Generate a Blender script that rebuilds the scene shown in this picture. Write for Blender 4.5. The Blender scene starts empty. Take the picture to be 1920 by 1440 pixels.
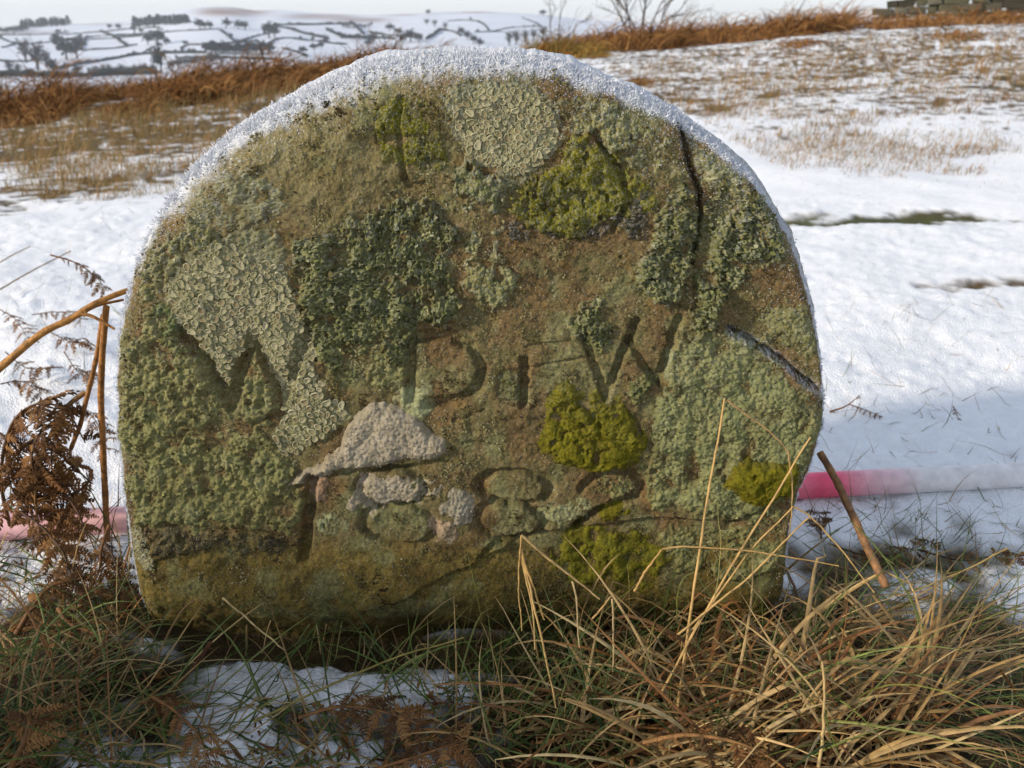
import bpy, math, random
import numpy as np
from mathutils import Vector, Matrix, Euler

random.seed(7); rng = np.random.default_rng(7)
scene = bpy.context.scene
C = scene.collection
R = math.radians

# ------------------------------------------------------------------ camera
FPX, PITCH, CAMH = 1663.0, R(21.6), 0.42
cam_d = bpy.data.cameras.new('camera'); cam = bpy.data.objects.new('camera', cam_d); C.objects.link(cam)
cam_d.sensor_width = 36.0; cam_d.lens = 36.0 * FPX / 1920.0
cam.location = (0, 0, CAMH); cam.rotation_euler = (R(90) - PITCH, 0, 0)
cam_d.clip_start = 0.02; cam_d.clip_end = 20000
cam_d.dof.use_dof = True; cam_d.dof.focus_distance = 0.565; cam_d.dof.aperture_fstop = 16.0
scene.camera = cam

# ------------------------------------------------------------------ sky, sun, exposure
SUN_OFF, SUN_EL = R(65), R(20)          # sun low, behind the camera and to its left
world = bpy.data.worlds.new('World'); scene.world = world; world.use_nodes = True
wn = world.node_tree.nodes; wl = world.node_tree.links
sky = wn.new('ShaderNodeTexSky'); sky.sky_type = 'NISHITA'; sky.sun_disc = False
sky.sun_elevation = SUN_EL; sky.sun_rotation = R(180 + 65)
sky.air_density = 1.0; sky.dust_density = 0.6; sky.ozone_density = 1.5; sky.altitude = 350
bgn = wn['Background']; bgn.inputs['Strength'].default_value = 0.15
# thin white veil of high cloud over the blue, thickest towards the horizon
wtc = wn.new('ShaderNodeTexCoord'); wsep = wn.new('ShaderNodeSeparateXYZ'); wl.new(wtc.outputs['Generated'], wsep.inputs[0])
wmr = wn.new('ShaderNodeMapRange'); wmr.inputs[1].default_value = 0.0; wmr.inputs[2].default_value = 0.5; wmr.inputs[3].default_value = 0.95; wmr.inputs[4].default_value = 0.35
wl.new(wsep.outputs['Z'], wmr.inputs[0])
wno = wn.new('ShaderNodeTexNoise'); wno.inputs['Scale'].default_value = 3.0; wno.inputs['Detail'].default_value = 5; wl.new(wtc.outputs['Generated'], wno.inputs['Vector'])
wad = wn.new('ShaderNodeMath'); wad.operation = 'MULTIPLY_ADD'; wad.inputs[1].default_value = 0.3; wl.new(wno.outputs['Fac'], wad.inputs[0])
wsb = wn.new('ShaderNodeMath'); wsb.operation = 'SUBTRACT'; wsb.inputs[1].default_value = 0.15; wsb.use_clamp = True
wl.new(wmr.outputs[0], wad.inputs[2]); wl.new(wad.outputs[0], wsb.inputs[0])
wmx = wn.new('ShaderNodeMix'); wmx.data_type = 'RGBA'; wl.new(wsb.outputs[0], wmx.inputs[0]); wl.new(sky.outputs['Color'], wmx.inputs[6]); wmx.inputs[7].default_value = (5.0, 5.1, 5.25, 1)
wl.new(wmx.outputs[2], bgn.inputs['Color'])
sun_d = bpy.data.lights.new('sun', 'SUN'); sun = bpy.data.objects.new('sun', sun_d); C.objects.link(sun)
sun_d.energy = 3.6; sun_d.angle = R(4.5); sun_d.color = (1.0, 0.87, 0.70)
sv = Vector((-math.sin(SUN_OFF) * math.cos(SUN_EL), -math.cos(SUN_OFF) * math.cos(SUN_EL), math.sin(SUN_EL)))
sun.rotation_euler = sv.to_track_quat('Z', 'Y').to_euler(); sun.location = sv * 30
vs = scene.view_settings; vs.view_transform = 'Standard'; vs.look = 'None'; vs.exposure = 0.45; vs.gamma = 1.0
vs.use_curve_mapping = False
scene.cycles.use_denoising = True
scene.cycles.max_bounces = 6; scene.cycles.diffuse_bounces = 3; scene.cycles.glossy_bounces = 2
scene.cycles.transmission_bounces = 2; scene.cycles.volume_bounces = 0
scene.cycles.sample_clamp_indirect = 4.0

# ------------------------------------------------------------------ helpers: projection
cp_, sp_ = math.cos(PITCH), math.sin(PITCH)
def raydir(px, py):
    px = np.asarray(px, float); py = np.asarray(py, float)
    xc = (px - 960) / FPX; yc = (720 - py) / FPX
    return np.stack([xc, yc * sp_ + cp_, yc * cp_ - sp_], -1)
def atY(px, py, Y):                      # point on the ray of a pixel at world depth Y
    d = raydir(px, py); t = np.asarray(Y, float) / d[..., 1]
    return np.stack([d[..., 0] * t, d[..., 1] * t, CAMH + d[..., 2] * t], -1)
def elev(py): return math.atan((720 - py) / FPX) - PITCH

# ------------------------------------------------------------------ helpers: noise
def _h(ix, iy, s):
    h = (ix.astype(np.int64) * 374761393 + iy.astype(np.int64) * 668265263 + s * 1442695041) & 0xFFFFFFFF
    h = ((h ^ (h >> 13)) * 1274126177) & 0xFFFFFFFF
    h = ((h ^ (h >> 15)) * 2246822519) & 0xFFFFFFFF
    return ((h ^ (h >> 16)) & 0xFFFFFF) / float(0x1000000)
def vn(x, y, s=0):                       # value noise 0..1
    ix = np.floor(x); iy = np.floor(y); fx = x - ix; fy = y - iy
    fx = fx * fx * (3 - 2 * fx); fy = fy * fy * (3 - 2 * fy)
    a = _h(ix, iy, s); b = _h(ix + 1, iy, s); c = _h(ix, iy + 1, s); d = _h(ix + 1, iy + 1, s)
    return (a + (b - a) * fx) * (1 - fy) + (c + (d - c) * fx) * fy
def fbm(x, y, s=0, o=3):                 # about -1..1
    t = np.zeros_like(x, dtype=float); a = 1.0; n = 0
    for k in range(o):
        t += a * (vn(x * 2**k + 17.3 * k, y * 2**k - 9.1 * k, s + k) * 2 - 1); n += a; a *= 0.5
    return t / n * 1.4
def worley(x, y, s=0):
    ix = np.floor(x); iy = np.floor(y)
    f1 = np.full(x.shape, 9.0); f2 = np.full(x.shape, 9.0); cid = np.zeros(x.shape)
    for dx in (-1, 0, 1):
        for dy in (-1, 0, 1):
            jx = ix + dx; jy = iy + dy
            d = np.hypot(jx + _h(jx, jy, s) - x, jy + _h(jx, jy, s + 77) - y)
            n = d < f1
            f2 = np.where(n, f1, np.minimum(f2, d)); cid = np.where(n, _h(jx, jy, s + 31), cid); f1 = np.where(n, d, f1)
    return f1, f2, cid
def sst(a, b, x):
    t = np.clip((x - a) / (b - a), 0, 1); return t * t * (3 - 2 * t)
def lin(c, k=1.0):
    c = np.asarray(c, float) / 255.0
    return np.where(c <= 0.04045, c / 12.92, ((c + 0.055) / 1.055) ** 2.4) * k
def seg_dist(x, y, pts):                 # distance to a polyline
    D = np.full(x.shape, 1e9)
    for (ax, ay), (bx, by) in zip(pts[:-1], pts[1:]):
        vx, vy = bx - ax, by - ay; L = vx * vx + vy * vy + 1e-9
        t = np.clip(((x - ax) * vx + (y - ay) * vy) / L, 0, 1)
        D = np.minimum(D, np.hypot(x - ax - t * vx, y - ay - t * vy))
    return D
def poly_sd(x, y, pts):                  # signed distance, positive inside
    D = seg_dist(x, y, list(pts) + [pts[0]])
    ins = np.zeros(x.shape, bool); n = len(pts)
    for i in range(n):
        (ax, ay), (bx, by) = pts[i], pts[(i + 1) % n]
        if ay == by: continue
        c = (ay > y) != (by > y)
        ins ^= c & (x < (bx - ax) * (y - ay) / (by - ay) + ax)
    return np.where(ins, D, -D)

# ------------------------------------------------------------------ helpers: meshes and objects
def tag(o, label=None, cat=None, group=None, kind=None):
    if label: o['label'] = label
    if cat: o['category'] = cat
    if group: o['group'] = group
    if kind: o['kind'] = kind
    return o
def empty(name, loc, label, cat, group=None, rz=0.0):
    o = bpy.data.objects.new(name, None); C.objects.link(o); o.location = loc; o.rotation_euler = (0, 0, rz)
    o.empty_display_size = 0.05
    return tag(o, label, cat, group)
def mesh(name, V, F, mats, cols=None, smooth=True, midx=None):
    V = np.asarray(V, np.float32); me = bpy.data.meshes.new(name)
    Fs = [np.asarray(f, np.int32) for f in (F if isinstance(F, list) else [F]) if len(f)]
    me.vertices.add(len(V)); me.vertices.foreach_set('co', V.ravel())
    nl = sum(f.size for f in Fs); npg = sum(len(f) for f in Fs)
    me.loops.add(nl); me.loops.foreach_set('vertex_index', np.concatenate([f.ravel() for f in Fs]))
    tot = np.concatenate([np.full(len(f), f.shape[1], np.int32) for f in Fs])
    st = np.concatenate([[0], np.cumsum(tot)[:-1]]).astype(np.int32)
    me.polygons.add(npg); me.polygons.foreach_set('loop_start', st); me.polygons.foreach_set('loop_total', tot)
    me.polygons.foreach_set('use_smooth', np.full(npg, smooth))
    if midx is not None: me.polygons.foreach_set('material_index', np.asarray(midx, np.int32))
    if cols is not None:
        at = me.attributes.new('Col', 'FLOAT_COLOR', 'POINT')
        c = np.ones((len(V), 4), np.float32); c[:, :3] = cols; at.data.foreach_set('color', c.ravel())
    for m in (mats if isinstance(mats, (list, tuple)) else [mats]): me.materials.append(m)
    me.update(calc_edges=True); me.validate()
    return me
def obj(name, me, parent=None, loc=None):
    o = bpy.data.objects.new(name, me); C.objects.link(o)
    if loc is not None: o.location = loc
    if parent is not None:
        o.parent = parent
        if loc is None: o.location = -parent.location        # world-space meshes under a root without rotation
    return o
def grid_faces(n, m):                    # n rows, m columns
    i = np.arange((n - 1) * m).reshape(n - 1, m)[:, :-1].ravel()
    return np.stack([i, i + 1, i + m + 1, i + m], -1)
class Acc:                               # gathers ribbons and tubes into one mesh
    def __init__(s): s.V = []; s.F4 = []; s.F3 = []; s.Cc = []; s.n = 0
    def add(s, V, F, col):
        V = np.asarray(V, float).reshape(-1, 3); F = np.asarray(F)
        s.V.append(V); s.Cc.append(np.broadcast_to(np.asarray(col, float), V.shape).copy() if np.ndim(col) < 2 else np.asarray(col, float))
        (s.F4 if F.shape[1] == 4 else s.F3).append(F + s.n); s.n += len(V)
    def build(s, name, mat, parent=None, smooth=True, loc=None):
        V = np.concatenate(s.V); F = []
        if s.F4: F.append(np.concatenate(s.F4))
        if s.F3: F.append(np.concatenate(s.F3))
        if parent is not None and loc is None: V = V - np.array(parent.location); loc = (0, 0, 0)
        return obj(name, mesh(name, V, F, mat, np.concatenate(s.Cc), smooth), parent, loc)
def nrm(a): return a / (np.linalg.norm(a, axis=-1, keepdims=True) + 1e-12)
def ribbons(acc, P, W, col, ref=(0, 0, 1.0), fold=0.25, taper=1.0, twist=None):
    """P (N,k,3) centre lines, W (N,) widths, col (N,3)"""
    P = np.asarray(P, float); N, k, _ = P.shape
    T = nrm(np.gradient(P, axis=1)); ref = np.broadcast_to(np.asarray(ref, float), (N, 3))[:, None, :]
    S = np.cross(T, np.broadcast_to(ref, T.shape)); bad = np.linalg.norm(S, axis=-1) < 0.05
    S[bad] = np.cross(T[bad], np.array([1.0, 0.2, 0])); S = nrm(S); B = np.cross(S, T)
    if twist is not None:
        a = np.asarray(twist)[:, None, None] * np.linspace(0, 1, k)[None, :, None]
        S, B = S * np.cos(a) + B * np.sin(a), B * np.cos(a) - S * np.sin(a)
    t = np.linspace(0, 1, k); prof = np.clip((1 - t ** 2.5 * taper), 0.06, 1) * np.clip(0.5 + t * 4, 0, 1)
    w = np.asarray(W, float)[:, None, None] * prof[None, :, None] * 0.5
    V = np.stack([P - S * w, P + B * w * fold * 2, P + S * w], 2)          # N,k,3,3
    base = (np.arange(N) * k * 3)[:, None, None] + (np.arange(k - 1) * 3)[None, :, None] + np.arange(2)[None, None, :]
    b = base.ravel(); F = np.stack([b, b + 1, b + 4, b + 3], -1)
    cc = np.repeat(np.asarray(col, float), k * 3, axis=0)
    acc.add(V.reshape(-1, 3), F, cc)
def tube(acc, P, r, col, seg=6, cap=True):
    P = np.asarray(P, float); k = len(P); r = np.broadcast_to(np.asarray(r, float), (k,))
    T = nrm(np.gradient(P, axis=0)); a = np.array([0.3, 0.2, 1.0]) if abs(T[0, 2]) < 0.85 else np.array([1.0, 0.3, 0])
    S = nrm(np.cross(T, a)); B = np.cross(S, T); an = np.arange(seg) * 2 * np.pi / seg
    V = P[:, None] + r[:, None, None] * (S[:, None] * np.cos(an)[None, :, None] + B[:, None] * np.sin(an)[None, :, None])
    i = np.arange(k - 1)[:, None] * seg; j = np.arange(seg)[None]; j2 = (j + 1) % seg
    F = np.stack([(i + j).ravel(), (i + j2).ravel(), (i + seg + j2).ravel(), (i + seg + j).ravel()], -1)
    V = V.reshape(-1, 3); acc.add(V, F, col)
    if cap:
        for e in (0, k - 1):
            ring = V[e * seg:(e + 1) * seg]; c = np.vstack([P[e][None], ring])
            acc.add(c, np.stack([np.zeros(seg, int), 1 + np.arange(seg), 1 + (np.arange(seg) + 1) % seg], -1), col if np.ndim(col) < 2 else col[0])
def spline(pts, n):                       # Catmull-Rom through points
    p = np.asarray(pts, float); p = np.vstack([2 * p[0] - p[1], p, 2 * p[-1] - p[-2]])
    m = len(p) - 3; t = np.linspace(0, m - 1e-6, n); i = t.astype(int); f = (t - i)[:, None]
    a, b, c, d = p[i], p[i + 1], p[i + 2], p[i + 3]
    return 0.5 * (2 * b + (c - a) * f + (2 * a - 5 * b + 4 * c - d) * f**2 + (3 * b - a - 3 * c + d) * f**3)

# ------------------------------------------------------------------ materials
def mat(name, rough=0.8, spec=0.3, var=0.25, vscale=200.0, bump=0.0, bscale=600.0, bdist=0.001, speck=None, trans=0.0, coat=0.0, tint=None):
    """vertex albedo 'Col' broken up by procedural noise, with procedural relief"""
    m = bpy.data.materials.new(name); m.use_nodes = True; nt = m.node_tree; n = nt.nodes; l = nt.links
    b = n['Principled BSDF']; b.inputs['Roughness'].default_value = rough; b.inputs['Specular IOR Level'].default_value = spec
    at = n.new('ShaderNodeAttribute'); at.attribute_name = 'Col'
    tc = n.new('ShaderNodeTexCoord')
    nz = n.new('ShaderNodeTexNoise'); nz.inputs['Scale'].default_value = vscale; nz.inputs['Detail'].default_value = 4
    l.new(tc.outputs['Object'], nz.inputs['Vector'])
    mr = n.new('ShaderNodeMapRange'); mr.inputs[1].default_value = 0.3; mr.inputs[2].default_value = 0.7
    mr.inputs[3].default_value = 1 - var; mr.inputs[4].default_value = 1 + var; l.new(nz.outputs['Fac'], mr.inputs[0])
    mx = n.new('ShaderNodeVectorMath'); mx.operation = 'SCALE'
    l.new(at.outputs['Color'], mx.inputs[0]); l.new(mr.outputs[0], mx.inputs['Scale'])
    out = mx.outputs[0]
    if speck:                                             # (scale, threshold, colour): scattered grains
        vo = n.new('ShaderNodeTexVoronoi'); vo.inputs['Scale'].default_value = speck[0]
        l.new(tc.outputs['Object'], vo.inputs['Vector'])
        sc = n.new('ShaderNodeSeparateColor'); l.new(vo.outputs['Color'], sc.inputs[0])
        gt = n.new('ShaderNodeMath'); gt.operation = 'GREATER_THAN'; gt.inputs[1].default_value = speck[1]
        l.new(sc.outputs[0], gt.inputs[0])
        mc = n.new('ShaderNodeMix'); mc.data_type = 'RGBA'; l.new(gt.outputs[0], mc.inputs[0])
        l.new(out, mc.inputs[6]); mc.inputs[7].default_value = (*speck[2], 1); out = mc.outputs[2]
    l.new(out, b.inputs['Base Color'])
    if bump > 0:
        nb = n.new('ShaderNodeTexNoise'); nb.inputs['Scale'].default_value = bscale; nb.inputs['Detail'].default_value = 3
        l.new(tc.outputs['Object'], nb.inputs['Vector'])
        bp = n.new('ShaderNodeBump'); bp.inputs['Strength'].default_value = bump; bp.inputs['Distance'].default_value = bdist
        l.new(nb.outputs['Fac'], bp.inputs['Height']); l.new(bp.outputs[0], b.inputs['Normal'])
    if trans > 0:
        tr = n.new('ShaderNodeBsdfTranslucent'); l.new(out, tr.inputs['Color'])
        ms = n.new('ShaderNodeMixShader'); ms.inputs[0].default_value = trans
        l.new(b.outputs[0], ms.inputs[1]); l.new(tr.outputs[0], ms.inputs[2])
        l.new(ms.outputs[0], n['Material Output'].inputs['Surface'])
    return m
M_stone = mat('sandstone', 0.85, 0.25, 0.22, 900, 0.55, 2600, 0.0006, speck=(2400, 0.982, (0.30, 0.29, 0.25)))
M_foli = mat('leafy_lichen', 0.9, 0.12, 0.22, 1300, 0.6, 2200, 0.0006)
M_gran = mat('granular_lichen', 0.9, 0.15, 0.25, 1500, 0.7, 2600, 0.0006, speck=(2600, 0.98, (0.36, 0.36, 0.30)))
M_moss = mat('moss', 0.95, 0.06, 0.4, 1500, 0.9, 2600, 0.0009)
M_crust = mat('crust_lichen', 0.9, 0.12, 0.18, 1200, 0.7, 3000, 0.0005)
M_cup = mat('lichen_cup_rim', 0.9, 0.12, 0.15, 300, 0.3, 900, 0.0003)
M_snow = mat('snow', 0.75, 0.25, 0.05, 60, 0.7, 420, 0.005)
M_snowfar = mat('snow_field', 0.9, 0.1, 0.06, 0.02)
M_frost = mat('frost', 0.6, 0.25, 0.04, 800)
M_grass = mat('grass_blade', 0.55, 0.3, 0.18, 90, trans=0.18)
M_straw = mat('straw', 0.55, 0.3, 0.3, 160, 0.5, 500, 0.0006, trans=0.10)
M_brack = mat('bracken', 0.75, 0.2, 0.25, 150, trans=0.12)
M_stem = mat('bracken_stem', 0.6, 0.3, 0.5, 170, 0.8, 450, 0.0012)
M_brackfar = mat('bracken_mass', 0.9, 0.1, 0.3, 8.0)
M_far = mat('far_foliage', 0.95, 0.05, 0.3, 0.15)
M_bark = mat('bark', 0.9, 0.1, 0.3, 20)
M_wall = mat('wall_stone', 0.9, 0.15, 0.35, 9, 0.6, 30, 0.02)
M_pole = mat('pole_paint', 0.5, 0.35, 0.14, 90, 0.3, 260, 0.001)

# ================================================================== GROUND
_tab = np.array([  # pixel column, pixel row of the crest, distance of the crest
 [-900, 235, 7], [-300, 225, 8], [0, 205, 8], [300, 168, 10], [500, 142, 12], [700, 116, 15], [900, 93, 22], [1100, 86, 27],
 [1300, 66, 30], [1600, 42, 32], [1920, 30, 34], [2400, 25, 36], [3200, 30, 36]], float)
_az = np.arctan((_tab[:, 0] - 960) / 1789.0); _rc = _tab[:, 2]
_zc = np.array([CAMH + r * math.tan(elev(p)) for p, r in zip(_tab[:, 1], _rc)])
def _lut(x, y, xs):
    f = np.interp(xs, x, y); k = np.exp(-0.5 * (np.arange(-40, 41) / 18.0) ** 2); k /= k.sum()
    return np.convolve(np.pad(f, 40, mode='edge'), k, 'valid')
_xs = np.linspace(-math.pi, math.pi, 2001)
_rcL = _lut(np.concatenate([[-3.2, -1.6], _az, [1.6, 3.2]]), np.concatenate([[30, 12], _rc, [34, 30]]), _xs)
_zcL = _lut(np.concatenate([[-3.2, -1.6], _az, [1.6, 3.2]]), np.concatenate([[0.3, -0.2], _zc, [1.0, 0.3]]), _xs)
STONE_Y = 0.545
def zbig(x, y):
    r = np.hypot(x, y); a = np.arctan2(x, y); rc = np.interp(a, _xs, _rcL); zc = np.interp(a, _xs, _zcL)
    t = np.clip((r - 1.6) / (rc - 1.6), 0, 1); z = zc * (0.35 * t + 0.65 * t * t * (3 - 2 * t))
    e = np.maximum(r - rc, 0); return z - np.minimum(0.02 * e * np.minimum(e / 6, 1) + 0.13 * np.maximum(e - 3, 0), 60.0)
def ground_z(x, y):
    x = np.asarray(x, float); y = np.asarray(y, float); r = np.hypot(x, y)
    z = zbig(x, y)
    z = z + 0.010 * fbm(x / 0.22, y / 0.22, 3) * sst(0.0, 0.5, r) + 0.05 * fbm(x / 2.6, y / 2.6, 5) * sst(1.5, 5, r)
    z = z + 0.0030 * fbm(x / 0.024, y / 0.024, 9, 3) * (r < 2.5) + 0.0045 * fbm(x / 0.05, y / 0.05, 13, 2) * sst(0.62, 0.5, y) + 0.0022 * fbm(x / 0.007, y / 0.007, 15, 2) * sst(0.75, 0.6, r)
    # hummocks the near grass grows from
    z = z + 0.030 * np.exp(-((x - 0.21) / 0.15) ** 2 - ((y - 0.43) / 0.075) ** 2)
    z = z + 0.022 * np.exp(-((x + 0.30) / 0.09) ** 2 - ((y - 0.50) / 0.12) ** 2)
    z = z - 0.038 * np.exp(-((x + 0.02) / 0.27) ** 4 - ((y - STONE_Y - 0.012) / 0.05) ** 2)
    # wheel rut edge across the track
    z = z - 0.010 * np.exp(-((y - 2.05 - 0.06 * x) / 0.10) ** 2) * sst(0.2, 0.9, x)
    return z
def G(px, py):                            # ground point under a pixel
    d = raydir(px, py); t = np.full(np.shape(px), 0.2)
    hit = np.zeros(np.shape(px), bool); lo = t.copy()
    for k in range(190):
        nt = t * 1.045
        z = CAMH + d[..., 2] * nt - ground_z(d[..., 0] * nt, d[..., 1] * nt)
        now = (z < 0) & ~hit; hit |= now
        t = np.where(hit, t, nt)
        if hit.all(): break
    lo, hi = t, t * 1.045
    for k in range(14):
        m = (lo + hi) / 2; z = CAMH + d[..., 2] * m - ground_z(d[..., 0] * m, d[..., 1] * m)
        lo = np.where(z > 0, m, lo); hi = np.where(z > 0, hi, m)
    return np.stack([d[..., 0] * lo, d[..., 1] * lo, ground_z(d[..., 0] * lo, d[..., 1] * lo)], -1)
def to_px(P):
    P = np.asarray(P, float); x = P[..., 0]; y = P[..., 1]; z = P[..., 2] - CAMH
    d = y * cp_ - z * sp_; u = y * sp_ + z * cp_
    return 960 + FPX * x / d, 720 - FPX * u / d

def build_ground():
    az = np.concatenate([np.linspace(-math.pi, -0.66, 60)[:-1], np.linspace(-0.66, 0.66, 620), np.linspace(0.66, math.pi, 60)[1:]])
    rr = np.concatenate([[0.02, 0.1, 0.2], np.geomspace(0.30, 3.0, 300), np.geomspace(3.03, 45, 150), np.geomspace(46, 700, 40)])
    A, RR = np.meshgrid(az, rr); X = RR * np.sin(A); Y = RR * np.cos(A); Z = ground_z(X, Y)
    px, py = to_px(np.stack([X, Y, Z], -1))
    front = (Y > 0.25)
    # cover: 1 = snow, 0 = litter of dead grass
    n1 = fbm(X / 0.045, Y / 0.045, 21, 4); n2 = fbm(X / 0.5, Y / 0.5, 23, 4); n3 = fbm(X / 2.0, Y / 1.2, 27, 3)
    cov = np.full(X.shape, 0.75)
    fieldR = sst(2.5, 6, RR); leftz = sst(2.2, 3.2, RR) * (X < 0.1) * (1 - 0.4 * sst(5, 7, RR))
    cov = cov - 0.38 * fieldR - 0.32 * leftz * (0.5 + 0.5 * sst(-0.5, 0.4, n3))
    fore = np.clip(sst(0.66, 0.48, Y), 0, 1) * front
    snowpatch = np.exp(-((X + 0.13) / 0.16) ** 4 - ((Y - 0.47) / 0.11) ** 4)
    cov = cov - 0.75 * fore * (1 - snowpatch) - 0.22 * fore
    cov = cov - 0.45 * np.exp(-((X - 0.36) / 0.22) ** 2 - ((Y - 0.66) / 0.05) ** 2) * 1.1
    strip = np.exp(-((Y - 2.09 - 0.06 * X) / 0.065) ** 2) * sst(0.50, 0.72, X) * sst(1.35, 1.0, X)
    cov = cov - 0.72 * strip * (0.25 + 1.3 * vn(X / 0.06, Y / 0.03, 37))
    strip2 = np.exp(-((Y - 1.50 - 0.03 * X) / 0.05) ** 2) * sst(0.5, 0.8, X); cov = cov - 0.42 * strip2
    cov = cov - 0.55 * np.exp(-((X + 0.02) / 0.27) ** 4 - ((Y - 0.566) / 0.02) ** 2)
    fz = np.maximum(fieldR, leftz); n4 = fbm(X / 0.14, Y / 0.10, 29, 3)
    cov = cov + (0.28 + 0.10 * fz) * n1 + 0.22 * n2 + 0.22 * fz * n4
    c = sst(0.22, 0.50, cov)[..., None]
    snow = np.array([0.86, 0.875, 0.90])[None, None]
    green = lin((92, 100, 48), 0.55); straw = lin((150, 120, 70), 0.6); soil = lin((66, 52, 34), 0.6)
    g = sst(-0.3, 0.5, fbm(X / 0.8, Y / 0.8, 31))[..., None]; s = sst(-0.2, 0.5, n1)[..., None]
    lit = (straw * (1 - 0.45 * g) + green * 0.45 * g) * (0.4 + 0.6 * s) + soil * 0.6 * (1 - s)
    lit = lit * (1 - strip[..., None]) + (green * 0.9 + soil * 0.2) * strip[..., None]
    lit = lit * (1 - fore[..., None] * 0.6) + soil * fore[..., None] * 0.6
    col = snow * c + lit * (1 - c)
    Z = Z + 0.006 * (c[..., 0] - 0.5) * (RR < 3)                       # the snow has a thickness of its own
    V = np.stack([X, Y, Z], -1).reshape(-1, 3)
    me = mesh('ground', V, grid_faces(*X.shape)[:, ::-1], M_snow, col.reshape(-1, 3))
    return tag(obj('ground', me), 'thin snow over moorland turf round the stone', kind='structure')
build_ground()

# ================================================================== FAR HILLSIDE ACROSS THE VALLEY
_sky = np.array([[-1500, 70], [-600, 62], [0, 51], [100, 47], [230, 41], [300, 27], [350, 17], [400, 12], [440, 13], [480, 21], [520, 18], [600, 25],
                 [700, 29], [800, 24], [900, 21], [1000, 26], [1100, 37], [1250, 44], [1500, 50], [3400, 60]], float)
HY0, HY1 = 560.0, 1700.0
def skyline(px):
    xs = np.linspace(-1500, 3400, 2400); f = np.interp(xs, _sky[:, 0], _sky[:, 1]); k = np.exp(-0.5 * (np.arange(-30, 31) / 7.0) ** 2); k /= k.sum()
    return np.interp(px, xs, np.convolve(np.pad(f, 30, mode='edge'), k, 'valid'))
def hill_pt(px, py):                      # the hillside point seen at a pixel
    px = np.asarray(px, float); py = np.asarray(py, float)
    t = np.clip((172 - py) / (172 - skyline(px)), 0, 1); return atY(px, py, HY0 + (HY1 - HY0) * t ** 1.15)
def build_hill():
    px = np.linspace(-1400, 3300, 520); t = np.linspace(0, 1, 150)
    PX, T = np.meshgrid(px, t); PY = 172 + (skyline(PX) - 172) * T
    P = hill_pt(PX, PY)
    back = P[-1].copy(); back[:, 1] += 900; back[:, 0] *= 1.5; back[:, 2] -= 120
    front = P[0].copy(); front[:, 1] -= 330; front[:, 2] -= 45
    V = np.concatenate([front[None], P, back[None]], 0)
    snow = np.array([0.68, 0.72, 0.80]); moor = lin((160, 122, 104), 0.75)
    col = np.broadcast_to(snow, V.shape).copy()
    def stain(cx, cy, rx, ry, a):
        w = np.exp(-(((PX - cx) / rx) ** 2) ** 2 - (((PY - cy) / ry) ** 2) ** 2) * a * (0.75 + 0.35 * fbm(P[..., 0] / 60, P[..., 1] / 60, 43))
        w = np.clip(w, 0, 1)[..., None]; col[1:-1] = col[1:-1] * (1 - w) + moor * w
    stain(440, 22, 68, 9, 0.95); stain(600, 31, 70, 5, 0.7); stain(670, 38, 60, 5, 0.75); stain(735, 27, 45, 3, 0.6); stain(870, 22, 60, 3, 0.6); stain(200, 45, 60, 2.5, 0.5)
    stain(60, 60, 60, 3, 0.4)
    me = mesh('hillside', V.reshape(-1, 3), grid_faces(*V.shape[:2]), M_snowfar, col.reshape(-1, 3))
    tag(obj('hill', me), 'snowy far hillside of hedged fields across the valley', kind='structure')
build_hill()

DARKW = [lin((52, 58, 58), 0.55), lin((70, 66, 58), 0.55), lin((44, 54, 46), 0.55)]
def leaf_cloud(acc, n, centre, rad, size, cols, seed):
    r = np.random.default_rng(seed)
    d = nrm(r.normal(size=(n, 3))); rr = r.random((n, 1)) ** 0.45
    lump = 0.75 + 0.45 * np.sin(d[:, :1] * 5 + seed) * np.cos(d[:, 2:3] * 4 + seed * 2)
    p = centre + d * rr * np.asarray(rad) * lump
    a = nrm(r.normal(size=(n, 3))) * size * (0.5 + r.random((n, 1))); b = nrm(np.cross(a, r.normal(size=(n, 3)))) * size * (0.4 + r.random((n, 1)) * 0.8)
    V = np.stack([p - a, p + b, p + a, p - b], 1).reshape(-1, 3); F = np.arange(4 * n).reshape(n, 4)
    acc.add(V, F, np.repeat(np.asarray(cols)[r.integers(0, len(cols), n)] * (0.7 + 0.6 * r.random((n, 1))), 4, 0))
def hedge(name, pts, hgt, label, seed, group='hedgerows between the far fields'):
    p = hill_pt([q[0] for q in pts], [q[1] for q in pts]); L = np.linalg.norm(np.diff(p, axis=0), axis=1).sum()
    n = max(6, int(L / 7)); c = spline(p, n); q = np.random.default_rng(seed)
    hgt *= 0.9; h = hgt * (0.6 + 0.8 * q.random(n)); acc = Acc(); o = np.linspace(0, 2 * np.pi, 7)[:-1]
    T = nrm(np.gradient(c, axis=0)); S = nrm(np.cross(T, [0, 0, 1.0]))
    V = c[:, None] + S[:, None] * (np.cos(o)[None, :, None] * h[:, None, None] * 0.55) + np.array([0, 0, 1.0]) * ((np.sin(o)[None, :, None] * 0.6 + 0.35) * h[:, None, None])
    V += q.normal(size=V.shape) * hgt * 0.10
    i = np.arange(n - 1)[:, None] * 6; j = np.arange(6)[None]; j2 = (j + 1) % 6
    acc.add(V.reshape(-1, 3), np.stack([(i + j).ravel(), (i + j2).ravel(), (i + 6 + j2).ravel(), (i + 6 + j).ravel()], -1), DARKW[seed % 3])
    for k in range(0, n, 2): leaf_cloud(acc, 10, c[k] + [0, 0, h[k] * 0.6], (hgt * 0.9, hgt * 0.9, hgt * 0.7), hgt * 0.28, DARKW, seed * 97 + k)
    o = acc.build(name, M_far); return tag(o, label, 'hedgerow', group)
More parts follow.
